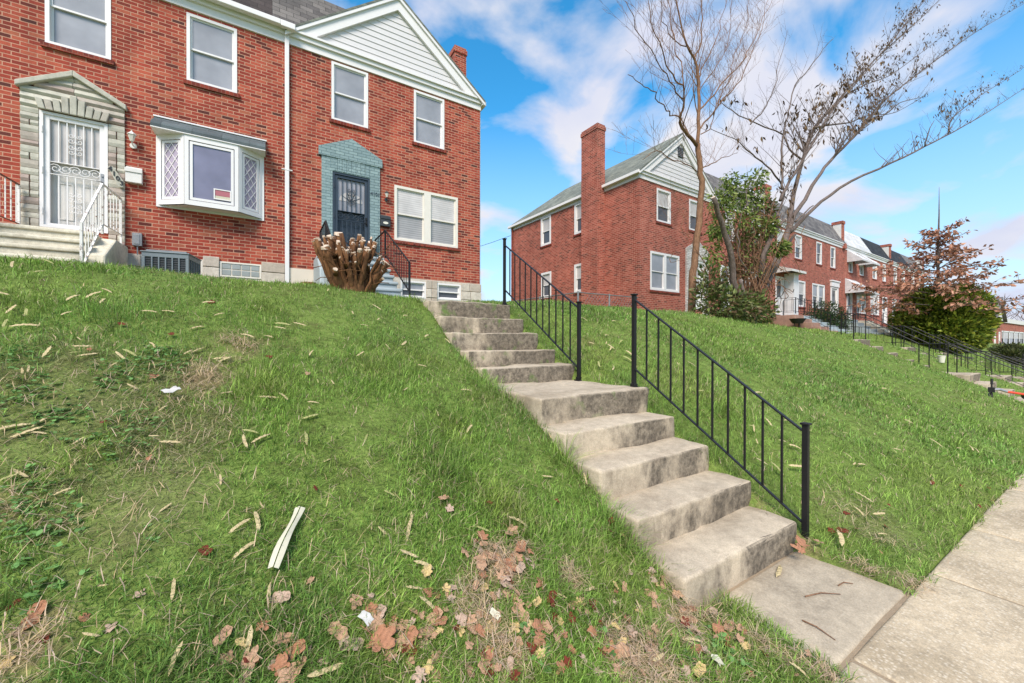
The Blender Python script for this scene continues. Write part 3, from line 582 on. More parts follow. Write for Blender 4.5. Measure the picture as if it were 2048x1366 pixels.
def merge(parts):
    V = []; F = []; S = []; C = []; nv = 0; nl = 0
    for v, f, s, c in parts:
        V.append(v); F.append(f+nv); S.append(s+nl); C.append(c); nv += len(v); nl += len(f)
    return np.concatenate(V), np.concatenate(F), np.concatenate(S), np.concatenate(C)
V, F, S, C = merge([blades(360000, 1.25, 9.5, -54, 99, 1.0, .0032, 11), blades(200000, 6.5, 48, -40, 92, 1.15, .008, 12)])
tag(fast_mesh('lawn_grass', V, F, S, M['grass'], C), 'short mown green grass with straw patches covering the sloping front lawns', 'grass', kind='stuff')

def discs(cx, cy, cz, rad, col, tilt, seed, sides=6):
    g = np.random.default_rng(seed); n = len(cx); a = np.arange(sides)*2*np.pi/sides
    nx = g.normal(0, tilt, n); ny = g.normal(0, tilt, n)
    X = cx[:,None]+rad[:,None]*np.cos(a); Y = cy[:,None]+rad[:,None]*np.sin(a)
    Z = cz[:,None]+nx[:,None]*(X-cx[:,None])+ny[:,None]*(Y-cy[:,None])
    V = np.stack([X, Y, Z], -1).reshape(-1, 3)
    return V, np.arange(n*sides), np.arange(n)*sides, np.repeat(col, sides, 0)
def clover():
    g = np.random.default_rng(21); xs = []; ys = []
    for cx, cy, r in CLOVER:
        n = int(min(900, 1900*r*r*3.1))
        a = g.random(n)*2*np.pi; q = r*1.5*np.sqrt(g.random(n))*(.4+.8*g.random(n))
        xs.append(cx+q*np.cos(a)); ys.append(cy+q*np.sin(a)*1.3)
    x = np.concatenate(xs); y = np.concatenate(ys); k = ~blocked(x, y, .05); x, y = x[k], y[k]; n = len(x)
    z = ground_z(x, y)+.012+.024*g.random(n); th = g.random(n)*6.28; s = .005+.006*g.random(n)
    col = np.array([.17,.33,.095])*(.6+.7*g.random(n))[:,None]; out = []
    for j in range(3):
        a = th+j*2.094
        out.append(discs(x+np.cos(a)*s, y+np.sin(a)*s, z, s, col, .35, 30+j))
    V, F, S, C = merge(out)
    tag(fast_mesh('clover', V, F, S, M['grass'], C), 'patches of small round clover leaves low in the left lawn', 'clover', kind='stuff')
clover()
def straw():
    """dry thatch: thick in the worn patches, a few pale bits everywhere"""
    g = np.random.default_rng(33); xs = []; ys = []
    for cx, cy, r in STRAW:
        n = int(min(2600, 5200*r*r*3.1)); a = g.random(n)*2*np.pi; q = r*1.35*np.sqrt(g.random(n))*(.35+.75*g.random(n)); xs.append(cx+q*np.cos(a)); ys.append(cy+q*np.sin(a)*1.3)
    for n, lst in ((130, PALE),):
        for cx, cy, r in lst:
            a = g.random(n)*2*np.pi; q = r*1.3*np.sqrt(g.random(n)); xs.append(cx+q*np.cos(a)); ys.append(cy+q*np.sin(a)*1.3)
    n = 9000; r = 1.3*(11/1.3)**g.random(n); a = R(-30)+R(122)*g.random(n); xs.append(r*np.sin(a)); ys.append(r*np.cos(a))
    x = np.concatenate(xs); y = np.concatenate(ys); k = ~blocked(x, y, .03) & (L2(x*8+5, y*8+9) > .28); x, y = x[k], y[k]; n = len(x); r = np.hypot(x, y)
    th = g.random(n)*2*np.pi; L_ = (.03+.06*g.random(n)); w = np.maximum(.0022, r*.0007)*(.7+.8*g.random(n)); z = ground_z(x, y)+.012+.038*g.random(n)
    dx, dy = np.cos(th)*L_, np.sin(th)*L_; px, py = -np.sin(th)*w/2, np.cos(th)*w/2
    z2 = ground_z(x+dx, y+dy)+.012+.045*g.random(n); xm, ym = x+dx*.5+py*3, y+dy*.5+px*3; zm = (z+z2)/2+.012*g.random(n)
    V = np.stack([np.stack([x-px, y-py, z], 1), np.stack([x+px, y+py, z], 1), np.stack([xm+px, ym+py, zm], 1), np.stack([xm-px, ym-py, zm], 1), np.stack([x+dx, y+dy, z2], 1)], 1).reshape(-1, 3)
    i = np.arange(n)*5; F = np.concatenate([np.stack([i, i+1, i+2, i+3], 1), np.stack([i+3, i+2, i+4], 1)], 1).ravel(); S = (np.arange(n)[:,None]*7+np.array([0, 4])).ravel()
    c = np.array([.56,.42,.27])*(.55+.75*g.random(n))[:,None]; c[:,2] *= .8+.4*g.random(n)
    tag(fast_mesh('straw', V, F, S, M['grass'], np.repeat(c, 5, 0)), 'dry tan straw and thatch lying over the worn patches of the lawn', 'straw', kind='stuff')
straw()

# ------------------------------------------------------------------ house kit (local frame: x along the front, y into the house, z from the ground floor)
def wall_front(mb, x0, x1, z0, z1, ops, y=0.0, rev=.11):
    xs = sorted({x0, x1, *[min(max(v, x0), x1) for o in ops for v in o[:2]]}); zs = sorted({z0, z1, *[min(max(v, z0), z1) for o in ops for v in o[2:4]]})
    for a, b in zip(xs, xs[1:]):
        for c, d in zip(zs, zs[1:]):
            mx, mz = (a+b)/2, (c+d)/2
            if any(o[0] < mx < o[1] and o[2] < mz < o[3] for o in ops): continue
            mb.face([(a,y,c),(b,y,c),(b,y,d),(a,y,d)])
    for a, b, c, d in ops:
        mb.face([(a,y,c),(a,y,d),(a,y+rev,d),(a,y+rev,c)]); mb.face([(b,y,c),(b,y+rev,c),(b,y+rev,d),(b,y,d)])
        mb.face([(a,y,d),(b,y,d),(b,y+rev,d),(a,y+rev,d)]); mb.face([(a,y,c),(a,y+rev,c),(b,y+rev,c),(b,y,c)])
class SideMB(MB):
    """as MB, but built facing left (x becomes depth) for openings in a side wall at x = X"""
def ring(mb, a, b, c, d, t, y0, y1):
    mb.box(a, a+t, y0, y1, c, d); mb.box(b-t, b, y0, y1, c, d); mb.box(a+t, b-t, y0, y1, d-t, d); mb.box(a+t, b-t, y0, y1, c, c+t)
def xform(mb, fn): mb.v = [fn(*p) for p in mb.v]
def window(par, a, b, c, d, top='glass_lilac', bot=None, cols=1, casing=.06, mat='white', fn=None, sill=True, split=.5, mull=.0, y0=-.012):
    bot = bot or top; m = MB(); ring(m, a, b, c, d, casing, y0, .1)
    gap = mull or casing*1.1; iw = (b-a-2*casing-gap*(cols-1))/cols; panes = []
    for k in range(cols):
        p = a+casing+k*(iw+gap); q = p+iw
        if k: m.box(p-gap, p, y0, .1, c+casing, d-casing)
        z0, z1 = c+casing, d-casing; zm = z0+(z1-z0)*split; s = .035
        ring(m, p, q, zm-.02, z1, s, .028, .058); ring(m, p, q, z0, zm+.015, s, .062, .092)
        panes += [(p+s, q-s, zm-.02+s, z1-s, .045, top), (p+s, q-s, z0+s, zm+.015-s, .078, bot)]
    if fn: xform(m, fn)
    w = m.build('window', M[mat], par, 0)
    for p, q, z0, z1, y, mt in panes:
        g = MB(); g.box(p, q, y-.004, y+.004, z0, z1)
        if fn: xform(g, fn)
        g.build('pane', M[mt], w)
    if sill:
        s = MB(); s.box(a-.05, b+.05, -.045, .06, c-.085, c-.001)
        if fn: xform(s, fn)
        s.build('sill', M['brick_sill'], w)
    return w
def spiral(cx, cz, r, turns, a0, sgn=1, n=16, y=0):
    return [(cx+sgn*r*(1-.78*i/n)*math.cos(a0+turns*2*math.pi*i/n), y, cz+r*(1-.78*i/n)*math.sin(a0+turns*2*math.pi*i/n)) for i in range(n+1)]
def security_door(par, a, b, c, d, mat, back, glass, band, fan=False):
    """outer barred door a..b, c..d with the house door behind it"""
    t = .075; y0, y1 = .0, .05
    m = MB(); ring(m, a, b, c, d, .05, -.03, .1)
    m.build('door_frame', M[mat], par)
    a += .05; b -= .05; d -= .05
    m = MB(); ring(m, a, b, c+.015, d, t, y0, y1); m.box(a+t, b-t, y0+.005, y1-.005, band[0]-.014, band[0]); m.box(a+t, b-t, y0+.005, y1-.005, band[1], band[1]+.014)
    m.box(a+t, b-t, y0+.005, y1-.005, c+.015+t, c+.015+t+.0)
    dr = m.build('security_door', M[mat], par, .004)
    g = MB(); n = 5
    for i in range(n):
        x = a+t+(b-a-2*t)*(i+1)/(n+1)
        g.box(x-.008, x+.008, .012, .03, band[1]+.014, d-t); g.box(x-.008, x+.008, .012, .03, c+.015+t, band[0]-.014)
    g.build('bars', M[mat], dr)
    s = MB(); zc = (band[0]+band[1])/2; r = (band[1]-band[0])*.42; k = 5
    for i in range(k):
        x = a+t+(b-a-2*t)*(i+.5)/k
        s.tube(spiral(x, zc, r, 1.4, math.pi if i % 2 else 0, 1 if i % 2 else -1, 14, .02), .008, 5)
    for zc in ((band[1]+d-t)/2, (c+band[0])/2):
        x = (a+b)/2
        for sx in (-1, 1):
            for sz, rr in ((.16, .045), (.06, .05), (-.06, .05), (-.16, .045)):
                s.tube(spiral(x+sx*.055, zc+sz, rr, 1.2, math.pi, sx, 12, .016), .007, 5)
        s.tube([(x, .016, zc-.26), (x, .016, zc+.26)], .009, 5)
    s.build('scrollwork', M[mat], dr)
    h = MB(); x = b-t*.5; zh = band[0]+.02
    h.box(x-.025, x+.025, -.008, .0, zh-.11, zh+.12); h.tube([(x, -.008, zh-.05), (x, -.05, zh-.05)], .012, 8); h.tube([(x, -.05, zh-.05), (x-.07, -.055, zh-.05)], .011, 8); h.tube([(x, -.008, zh+.07), (x, -.025, zh+.07)], .018, 8)
    h.build('handle', M['galv'] if mat == 'white' else M['black'], dr)
    hg = MB()
    for z in (c+.3, (c+d)/2, d-.3): hg.tube([(a-.012, -.035, z-.06), (a-.012, -.035, z+.06)], .012, 6)
    hg.build('hinges', M[mat], dr)
    # the house door behind
    m = MB(); m.box(a, b, .12, .16, c, d)
    for q in ((a+.14, (a+b)/2-.05), ((a+b)/2+.05, b-.14)):
        ring(m, q[0], q[1], c+.2, band[0]-.12, .03, .105, .12)
    io = m.build('door', M[back], par)
    p = MB(); p.box(a+t, b-t, .055, .06, band[1]+.014, d-t); p.build('pane', M[glass], dr)
    if fan:
        f = MB(); x = (a+b)/2; z = band[1]+.28; rr = .29
        pts = [(x+rr*math.cos(math.pi*i/12), .105, z+rr*.85*math.sin(math.pi*i/12)) for i in range(13)]
        f.prism(pts, (0, -.058, 0)); f.build('fanlight', M['glass_pale'], io)
        l = MB()
        for i in range(1, 5): l.bar((x, .043, z), (x+rr*math.cos(math.pi*i/5), .043, z+rr*.85*math.sin(math.pi*i/5)), .014, .006, up=(0,1,0))
        l.build('fan_bars', M[back], io)
def text_part(txt, size, loc, mat, par, name='house_number', rot=(R(90),0,0), ext=.006, step=None):
    out = MB(); vs = []; fs = []
    for i, ch in enumerate(txt if step else [txt]):
        cu = bpy.data.curves.new('t', 'FONT'); cu.body = ch; cu.size = size; cu.extrude = ext; cu.align_x = 'CENTER'; cu.offset = .002
        o = bpy.data.objects.new('t', cu); COL.objects.link(o)
        me = bpy.data.meshes.new_from_object(o.evaluated_get(bpy.context.evaluated_depsgraph_get()))
        off = Vector((step[0]*i, step[1]*i)) if step else Vector((0, 0))
        b = len(vs); vs += [(v.co.x+off.x, v.co.y+off.y, v.co.z) for v in me.vertices]; fs += [tuple(b+k for k in p.vertices) for p in me.polygons]
        bpy.data.objects.remove(o); bpy.data.curves.remove(cu); bpy.data.meshes.remove(me)
    me = bpy.data.meshes.new(name); me.from_pydata(vs, [], fs); me.materials.append(M[mat])
    o = bpy.data.objects.new(name, me); COL.objects.link(o); o.parent = par; o.location = loc; o.rotation_euler = rot
    return o
def cornice(par, x0, x1, z=5.03, h=.33, mat='white', y=0.0, name='cornice'):
    m = MB(); m.box(x0, x1, y-.035, y-.0, z, z+h*.52); m.box(x0, x1, y-.09, y-.0, z+h*.52, z+h*.84); m.box(x0, x1, y-.14, y-.0, z+h*.84, z+h)
    return m.build(name, M[mat], par)
def mansard(par, x0, x1, mat, z0=5.36, z1=6.9, y0=-.14, y1=.6, clip=0.0, name='roof'):
    m = MB(); m.face([(x0,y0,z0),(x1,y0,z0),(x1+clip,y1,z1),(x0,y1,z1)])
    m.face([(x0,y1,z1),(x1+clip,y1,z1),(x1+clip,9.2,z1+.1),(x0,9.2,z1+.1)])
    o = m.build(name, M[mat], par)
    # lay the shingle courses along the slope
    uv = o.data.uv_layers[0].data
    for l in o.data.loops:
        c = o.data.vertices[l.vertex_index].co; uv[l.index].uv = (c.x, (c.z-z0)*1.12)
    return o
def gable_roof(par, x0, x1, ze, za, mat, y0=-.17, yr=7.4, y1=9.35, th=.06, inner=(.33, .3), tri_base=5.38, vent=False):
    xm = (x0+x1)/2; m = MB()
    q = [((x0,y0,ze),(xm,y0,za),(xm,yr,za),(x0,y1,ze)), ((x1,y0,ze),(x1,y1,ze),(xm,yr,za),(xm,y0,za))]
    for f in q:
        m.face(f); m.face([(p[0], p[1], p[2]-th) for p in f][::-1])
    m.face([(x0,y1,ze),(xm,yr,za),(x1,y1,ze)])
    m.face([(x0,y0,ze),(x0,y0,ze-th),(xm,y0,za-th),(xm,y0,za)]); m.face([(x1,y0,ze),(xm,y0,za),(xm,y0,za-th),(x1,y0,ze-th)])
    m.face([(x0,y0,ze),(x0,y1,ze),(x0,y1,ze-th),(x0,y0,ze-th)]); m.face([(x1,y0,ze),(x1,y0,ze-th),(x1,y1,ze-th),(x1,y1,ze)])
    r = m.build('roof', M[mat], par)
    uv = r.data.uv_layers[0].data
    for l in r.data.loops:
        c = r.data.vertices[l.vertex_index].co; uv[l.index].uv = (c.y, (c.z-ze)*1.6)
    # rake boards
    k = MB(); s = (za-ze)/(xm-x0); wv = .29; zb = za-th-.005; lo = tri_base
    for sg, xe in ((-1, x0), (1, x1)):
        xo = xm+sg*(zb-lo+.03)/s
        k.prism([(xo, -.115, lo-.03), (xm, -.115, zb), (xm, -.115, zb-wv*1.25), (xm+sg*((zb-wv*1.25-lo+.03)/s), -.115, lo-.03)], (0, .1, 0))
        k.prism([(xe, -.162, ze-th-.002), (xm, -.162, zb+.003), (xm, -.162, zb-.085), (xe, -.162, ze-th-.09)], (0, .047, 0))
    k.build('rake_board', M['white'], par)
    # lapped siding boards filling the triangle
    b = MB(); n = 10; zt = zb-wv*1.25; hb = (zt-lo)/n
    for i in range(n):
        z0, z1 = lo+i*hb, lo+(i+1)*hb; w0 = (zt-z0)/s+.05; w1 = (zt-z1)/s+.05
        b.prism([(xm-w0, -.046, z0), (xm+w0, -.046, z0), (xm+w1, -.031, z1), (xm-w1, -.031, z1)], (0, .02, 0))
    b.build('siding', M['siding'], par)
    if vent:
        v = MB(); v.box(xm-.17, xm+.17, -.075, -.02, za-1.02, za-.60); 
        vo = v.build('vent', M['metal_dark'], par)
        v = MB()
        for i in range(6): v.box(xm-.17, xm+.17, -.09, -.076, za-1.0+i*.068, za-.975+i*.068)
        v.build('louvre', M['galv'], vo)
    return r
def chimney(par, x0, x1, y0, y1, z0, z1, mat='brick'):
    m = MB(); m.box(x0, x1, y0, y1, z0, z1-.24); m.box(x0-.03, x1+.03, y0-.03, y1+.03, z1-.24, z1-.08); m.box(x0-.0, x1+.0, y0, y1, z1-.08, z1)
    return m.build('chimney', M[mat], par)
def pipe(par, x, y, z0, z1, w=.08, mat='white', name='downspout', clips=()):
    m = MB(); m.box(x-w/2, x+w/2, y-w*.7, y, z0, z1)
    for z in clips: m.box(x-.115, x+.115, y-w*.78, y+.0, z-.012, z+.012)
    return m.build(name, M[mat], par, .006)

# ------------------------------------------------------------------ the near row: the end house with the gable
F_A = 3.64
h1 = thing('brick_rowhouse', 'red brick end rowhouse with white gable and blue-grey door surround', 'house', (.41, 11, F_A), 0, 'brick rowhouses')
ops = [(.99,1.89,3.50,4.99), (3.14,4.06,3.49,4.985), (2.59,4.50,.63,2.16), (1.01,1.93,-.04,2.17)]
m = MB(); wall_front(m, 0, 5.25, -.40, 5.03, ops)
m.face([(5.25,0,-.4),(5.25,9.1,-.4),(5.25,9.1,5.4),(5.25,0,5.4)]); m.face([(5.25,9.1,-1.6),(0,9.1,-1.6),(0,9.1,5.4),(5.25,9.1,5.4)])
m.build('wall', M['brick'], h1)
m = MB()
wall_front(m, .72, 5.26, -1.7, -.40, [(2.76,3.50,-.95,-.47), (3.84,4.60,-.95,-.47)], -.012)
m.box(5.20, 5.268, -.005, 9.1, -1.7, -.40)
o = m.build('foundation', M['stone_base'], h1)
rs = random.Random(4)
for (a, b, zs) in ((3.505, 3.835, (-1.3,-.92,-.66,-.405)), (4.605, 5.28, (-1.3,-.92,-.66,-.405))):
    m = MB()
    for z0, z1 in zip(zs, zs[1:]):
        c = a+(b-a)*rs.uniform(.4,.6)
        for p, q in ((a, c-.006), (c+.006, b)): m.box(p, q, -.05-rs.random()*.015, -.012, z0+.006, z1-.006, rs.random())
    m.build('stone_pier', M['stone_base'], h1, .012)
for a, b in ((2.76,3.50), (3.84,4.60)): window(h1, a, b, -.95, -.47, 'glass_lilac', 'glass_dark', sill=False, casing=.045, y0=-.02)
m = MB(); m.box(.02, .72, -.05, .0, -1.7, -.40); m.build('rendered_base', M['render'], h1)
window(h1, .99, 1.89, 3.50, 4.99); window(h1, 3.14, 4.06, 3.49, 4.985)
window(h1, 2.59, 4.50, .63, 2.16, 'glass_blind', 'glass_blind2', cols=2, mull=.2, casing=.07, mat='cream')
# blue-grey painted brick surround with a low pediment
m = MB()
for poly in ([(.76,-1.0),(1.01,-1.0),(1.01,2.17),(.76,2.17)], [(1.93,-1.0),(2.19,-1.0),(2.19,2.17),(1.93,2.17)], [(.76,2.17),(2.19,2.17),(2.19,2.52),(.76,2.52)]):
    m.prism([(x, -.045, z) for x, z in poly], (0, .045, 0))
m.prism([(x, -.07, z) for x, z in ((.69,2.52),(2.25,2.52),(2.25,2.73),(1.47,3.10),(.69,2.73))], (0, .07, 0))
m.build('door_surround', M['brick_blue'], h1)
m = MB()
for i in range(8): m.box(1.02+i*.113, 1.02+i*.113+.1, -.056, -.046, 2.19, 2.49+.1*(1-abs(i-3.5)/3.5))
m.build('soldier_course', M['brick_blue'], h1, .004)
security_door(h1, 1.01, 1.93, -.03, 2.17, 'navy', 'navy', 'glass_lilac', (.98, 1.20), fan=True)
text_part('4101', .125, (2.065, -.05, 1.74), 'digits2', h1, ext=.005)
cornice(h1, .0, 5.27)
gable_roof(h1, -.04, 5.36, 5.29, 7.38, 'slate_green')
chimney(h1, 5.25, 5.70, 1.95, 2.9, -1, 8.35)
m = MB(); m.box(5.27, 5.40, -.14, 9.2, 5.16, 5.28); m.build('gutter', M['white'], h1, .01)
pipe(h1, 5.30, .14, -1.2, 5.2, .055)
pipe(h1, .0, -.03, -1.15, 5.33, .09, clips=(1.95,))
m = MB(); m.box(-.13, .17, -.26, -.145, 5.26, 5.40); m.build('gutter_end', M['white'], h1, .012)

# ------------------------------------------------------------------ the near row: the house with the bay window
h2 = thing('brick_rowhouse', 'red brick rowhouse with white bay window, stone door surround and white barred door', 'house', (-4.84, 11, F_A), 0, 'brick rowhouses')
ops = [(1.28,2.18,3.46,5.0), (3.36,4.26,3.48,4.96), (2.90,4.74,.72,2.15), (1.21,2.135,-.02,2.17)]
m = MB(); wall_front(m, -6, 5.246, -.38, 5.03, ops); m.face([(5.246,9.1,-.38),(-6,9.1,-.38),(-6,9.1,5.03),(5.246,9.1,5.03)])
for x in (-6, 5.246): m.face([(x,0,-.38),(x,9.1,-.38),(x,9.1,5.03),(x,0,5.03)])
m.build('wall', M['brick'], h2)
window(h2, 1.28, 2.18, 3.46, 5.0); window(h2, 3.36, 4.26, 3.48, 4.96)
m = MB(); m.box(-6, 5.24, -.012, .0, -1.7, -.38); m.build('foundation', M['stone_base'], h2)
rs = random.Random(9)
for a, b, ztop in ((3.64,3.93,-.29), (4.73,5.20,-.31), (2.42,2.62,-.4)):
    m = MB(); zs = [ztop-.0, ztop-.24, ztop-.5, ztop-.8]
    for z1, z0 in zip(zs, zs[1:]): m.box(a, b, -.05-rs.random()*.02, -.012, z0+.006, z1-.006, rs.random())
    m.build('stone_pier', M['stone_base'], h2, .012)
for a, b in ((3.12,3.635), (3.94,4.725)):
    m = MB(); ring(m, a, b, -.72, -.385, .03, -.03, .03); wo = m.build('basement_window', M['cream'], h2)
    n = max(1, round((b-a-.06)/.19)); g = MB()
    for i in range(n):
        for j in range(2):
            x = a+.03+(b-a-.06)*i/n; z = -.69+j*.14
            g.box(x+.008, x+(b-a-.06)/n-.008, -.02, .02, z+.006, z+.132)
    g.build('glass_block', M['glass_block'], wo, .012)
# carved stone blocks round the door
m = MB(); rs = random.Random(12)
for side, (xa, xb) in (('l', (.97, 1.205)), ('r', (2.14, 2.385))):
    z = -.55
    while z < 2.17:
        hgt = rs.choice([.10, .13, .155]); z1 = min(z+hgt, 2.19)
        cut = rs.random()
        spans = [(xa, xb)] if cut < .5 else [(xa, (xa+xb)/2-.005), ((xa+xb)/2+.005, xb)]
        for p, q in spans:
            dpt = rs.uniform(.030, .048)
            m.prism([(p+.003, -.02, z+.004), (p+.003, -dpt, z+hgt*.45), (p+.003, -.03, z1-.004), (p+.003, 0, z1-.004), (p+.003, 0, z+.004)], (q-p-.006, 0, 0), rs.random())
        z = z1
for i, z in enumerate((2.19, 2.32, 2.45, 2.58, 2.70, 2.82)):
    z1 = min(z+.13, 2.98); xa = .97+max(0, (z1-2.60))*1.55; xb = 2.385-max(0, (z1-2.60))*1.55
    if xb-xa < .1: break
    cuts = [xa, 1.67+rs.uniform(-.05,.05), xb]
    for p, q in zip(cuts, cuts[1:]):
        m.prism([(p+.003, -.02, z+.004), (p+.003, -.055, z+.05), (p+.003, -.03, z1-.004), (p+.003, 0, z1-.004), (p+.003, 0, z+.004)], (q-p-.006, 0, 0), rs.random())
m.build('stone_surround', M['stone'], h2, .004)
m = MB()
for i in range(9):                                      # voussoirs with a tall keystone
    x = 1.21+i*.103; k = .36 if i == 4 else (.30 if abs(i-4) == 1 else (.22 if abs(i-4) == 2 else .19))
    t = (i-4)*.012
    m.prism([(x+.004, -.098, 2.18), (x+.099, -.098, 2.18), (x+.099+t, -.098, 2.18+k), (x+.004+t, -.098, 2.18+k)], (0, .05, 0), .35+.3*rs.random())
m.build('keystone_course', M['stone'], h2, .01)
m = MB()
for p, q in (((.93, 2.60), (1.67, 3.03)), ((2.42, 2.60), (1.67, 3.03))):
    m.prism([(p[0], -.11, p[1]), (q[0], -.11, q[1]), (q[0], -.11, q[1]-.11), (p[0], -.11, p[1]-.1)], (0, .105, 0), .6)
m.build('pediment_cap', M['stone'], h2, .012)
security_door(h2, 1.21, 2.135, -.02, 2.17, 'white', 'white_dirty', 'glass_pale', (1.02, 1.24))
m = MB(); m.prism([(x, -.1, z) for x, z in ((2.15,1.30),(2.22,1.32),(2.375,1.06),(2.375,.93),(2.30,.93))], (0, .04, 0), .6); m.build('number_plaque', M['stone'], h2)
text_part('4103', .125, (2.185, -.108, 1.22), 'digits', h2, step=(.056, -.085))
# bay window
m = MB(); ring(m, 2.86, 4.78, .66, 2.19, .06, -.02, .1)
m.face([(2.89,-.02,.70),(3.36,-.36,.70),(4.31,-.36,.70),(4.75,-.02,.70)][::-1])
pl = [(2.90,.0),(3.37,-.35),(4.30,-.35),(4.74,.0)]
for (xa, ya), (xb, yb) in zip(pl, pl[1:]):
    u = Vector((xb-xa, yb-ya, 0)); L_ = u.length; u.normalize(); nrm = Vector((u.y, -u.x, 0))
    def fr(p, q, z0, z1, d0, d1):
        A_ = Vector((xa, ya, 0))
        pts = [A_+u*p+nrm*d1, A_+u*q+nrm*d1, A_+u*q+nrm*d0, A_+u*p+nrm*d0]
        m.prism([(v.x, v.y, z0) for v in pts], (0, 0, z1-z0))
    fr(0, .07, .70, 2.17, -.03, .02); fr(L_-.07, L_, .70, 2.17, -.03, .02); fr(.07, L_-.07, .70, .80, -.03, .02); fr(.07, L_-.07, 2.06, 2.17, -.03, .02)
    fr(.085, .135, .815, 2.045, -.02, .008); fr(L_-.135, L_-.085, .815, 2.045, -.02, .008); fr(.135, L_-.135, .815, .865, -.02, .008); fr(.135, L_-.135, 1.995, 2.045, -.02, .008)
bay = m.build('bay_window', M['white'], h2)
for idx, ((xa, ya), (xb, yb)) in enumerate(zip(pl, pl[1:])):
    u = Vector((xb-xa, yb-ya, 0)); L_ = u.length; u.normalize(); nrm = Vector((u.y, -u.x, 0)); A_ = Vector((xa, ya, 0))
    g = MB(); pts = [A_+u*.06-nrm*.022, A_+u*(L_-.06)-nrm*.022, A_+u*(L_-.06)-nrm*.012, A_+u*.06-nrm*.012]
    g.prism([(v.x, v.y, .79) for v in pts], (0, 0, 1.27)); g.build('pane', M['glass_bay'] if idx == 1 else M['lattice'], bay)
    if idx != 1:
        l = MB(); w_ = L_-.27; z0, z1 = .865, 1.995; rows = 5
        for i in range(-2, rows+1):
            for sg in (1, -1):
                za = z0+(z1-z0)*i/rows; zb = za+(z1-z0)*2/rows
                if sg < 0: za, zb = zb, za
                P0, P1 = 0.0, 1.0
                # clip the bar to the pane
                t0, t1 = 0.0, 1.0
                dz = zb-za
                for lim, up in ((z0, False), (z1, True)):
                    tt = (lim-za)/dz
                    if (dz > 0) == up: t1 = min(t1, tt)
                    else: t0 = max(t0, tt)
                if t1-t0 < .02: continue
                p = A_+u*(.135+w_*t0)-nrm*.004; q = A_+u*(.135+w_*t1)-nrm*.004
                l.bar((p.x, p.y, za+dz*t0), (q.x, q.y, za+dz*t1), .012, .006, up=tuple(nrm))
        l.build('lattice_bars', M['white'], bay)
m = MB()
m.prism([(2.84,-.40,2.19),(2.84,-.40,2.245),(2.84,-.36,2.30),(2.84,-.02,2.53),(2.84,-.001,2.53),(2.84,-.001,2.19)], (1.97, 0, 0))
m.build('bay_roof', M['asphalt_roof'], bay)
m = MB(); m.box(2.82, 4.83, -.05, -.0, 2.535, 2.565); m.box(2.84, 4.81, -.395, -.02, 2.165, 2.187); m.build('bay_flashing', M['white'], bay)
m = MB(); ring(m, 3.86, 4.17, .90, 1.13, .022, -.362, -.344); sg = m.build('window_sign', M['white'], bay)
m = MB(); m.box(3.882, 4.148, -.352, -.346, .985, 1.108); m.build('sign_face', M['sign'], sg)
m = MB(); m.box(3.882, 4.148, -.352, -.346, .922, .982); m.build('sign_strip', M['paper'], sg)
cornice(h2, -6, 5.25)
mansard(h2, -6, 4.95, 'slate_brown', y0=-.12, z1=6.93); mansard(h2, 4.952, 5.23, 'slate', y0=-.12, clip=2.05, z1=6.93)
m = MB(); m.box(-6, 5.12, -.26, -.145, 5.28, 5.40); m.build('gutter', M['white'], h2, .012)
m = MB(); m.box(2.5, 2.65, -.09, 0, -.22, .04); m.box(2.53, 2.62, -.1, -.09, -.19, .01); m.tube([(2.575,-.05,-.22),(2.575,-.05,-1.2)], .014, 6); m.build('meter_box', M['galv'], h2, .008)

# things fixed to or standing by the near row
def mailbox(label, x, z, w, h, mat, oval):
    t = thing('mailbox', label, 'mailbox', (x, 11, z), 0); m = MB(); m.box(-w/2, w/2, -.10, -.002, 0, h*.8); m.prism([(-w/2,-.002,h*.8),(-w/2,-.10,h*.8),(-w/2,-.105,h*.84),(-w/2,-.03,h),(-w/2,-.002,h)], (w, 0, 0))
    m.build('box', M[mat], t, .008); m = MB(); m.box(-w/2-.008, w/2+.008, -.118, -.105, h*.62, h*.86); m.build('lid', M[mat], t, .004)
    if oval:
        m = MB(); m.prism([(.07*math.cos(i*math.pi/8), -.103, h*.28+.034*math.sin(i*math.pi/8)) for i in range(16)], (0, -.006, 0)); m.build('badge', M['bucket'], t)
mailbox('plain pale pinkish mailbox on the brick beside the white barred door', -2.312, 4.70, .25, .33, 'white_dirty', False)
mailbox('dark grey mailbox with pale oval badge on the brick beside the navy barred door', 2.74, 4.59, .26, .31, 'metal_dark', True)
def lantern(label, x, z, mat, s=1.0):
    t = thing('wall_lantern', label, 'lantern', (x, 11, z), 0)
    m = MB(); m.lathe([(.001,-.02),(.05,-.02),(.055,0),(.05,.02),(.001,.02)]); m.v = [(a*s, -abs(c)*.5*s-.001 if False else -(c+.02)*s, b*s) for a, b, c in m.v]; m.build('wall_plate', M[mat], t)
    m = MB(); m.tube([(0,-.02*s,0),(0,-.09*s,.01*s),(0,-.12*s,.05*s)], .012*s, 6); m.build('arm', M[mat], t)
    m = MB(); m.lathe([(.028,.05),(.06,.17),(.06,.175),(.02,.175)], 0, 0, 6); m.v = [(a*s, b*s-.12*s, c*s) for a, b, c in m.v]; m.build('glass', M['lamp_glass'], t)
    m = MB(); m.lathe([(.072,.172),(.066,.19),(.03,.225),(.012,.235),(.012,.255),(.001,.26)], 0, 0, 6); m.v = [(a*s, b*s-.12*s, c*s) for a, b, c in m.v]; m.build('cap', M[mat], t)
lantern('small white lantern above the pale mailbox by the white door', -2.33, 5.47, 'white_dirty', 1.05)
lantern('small dark lantern with glass shade between the navy door and the double window', 2.77, 5.34, 'metal_dark', .85)

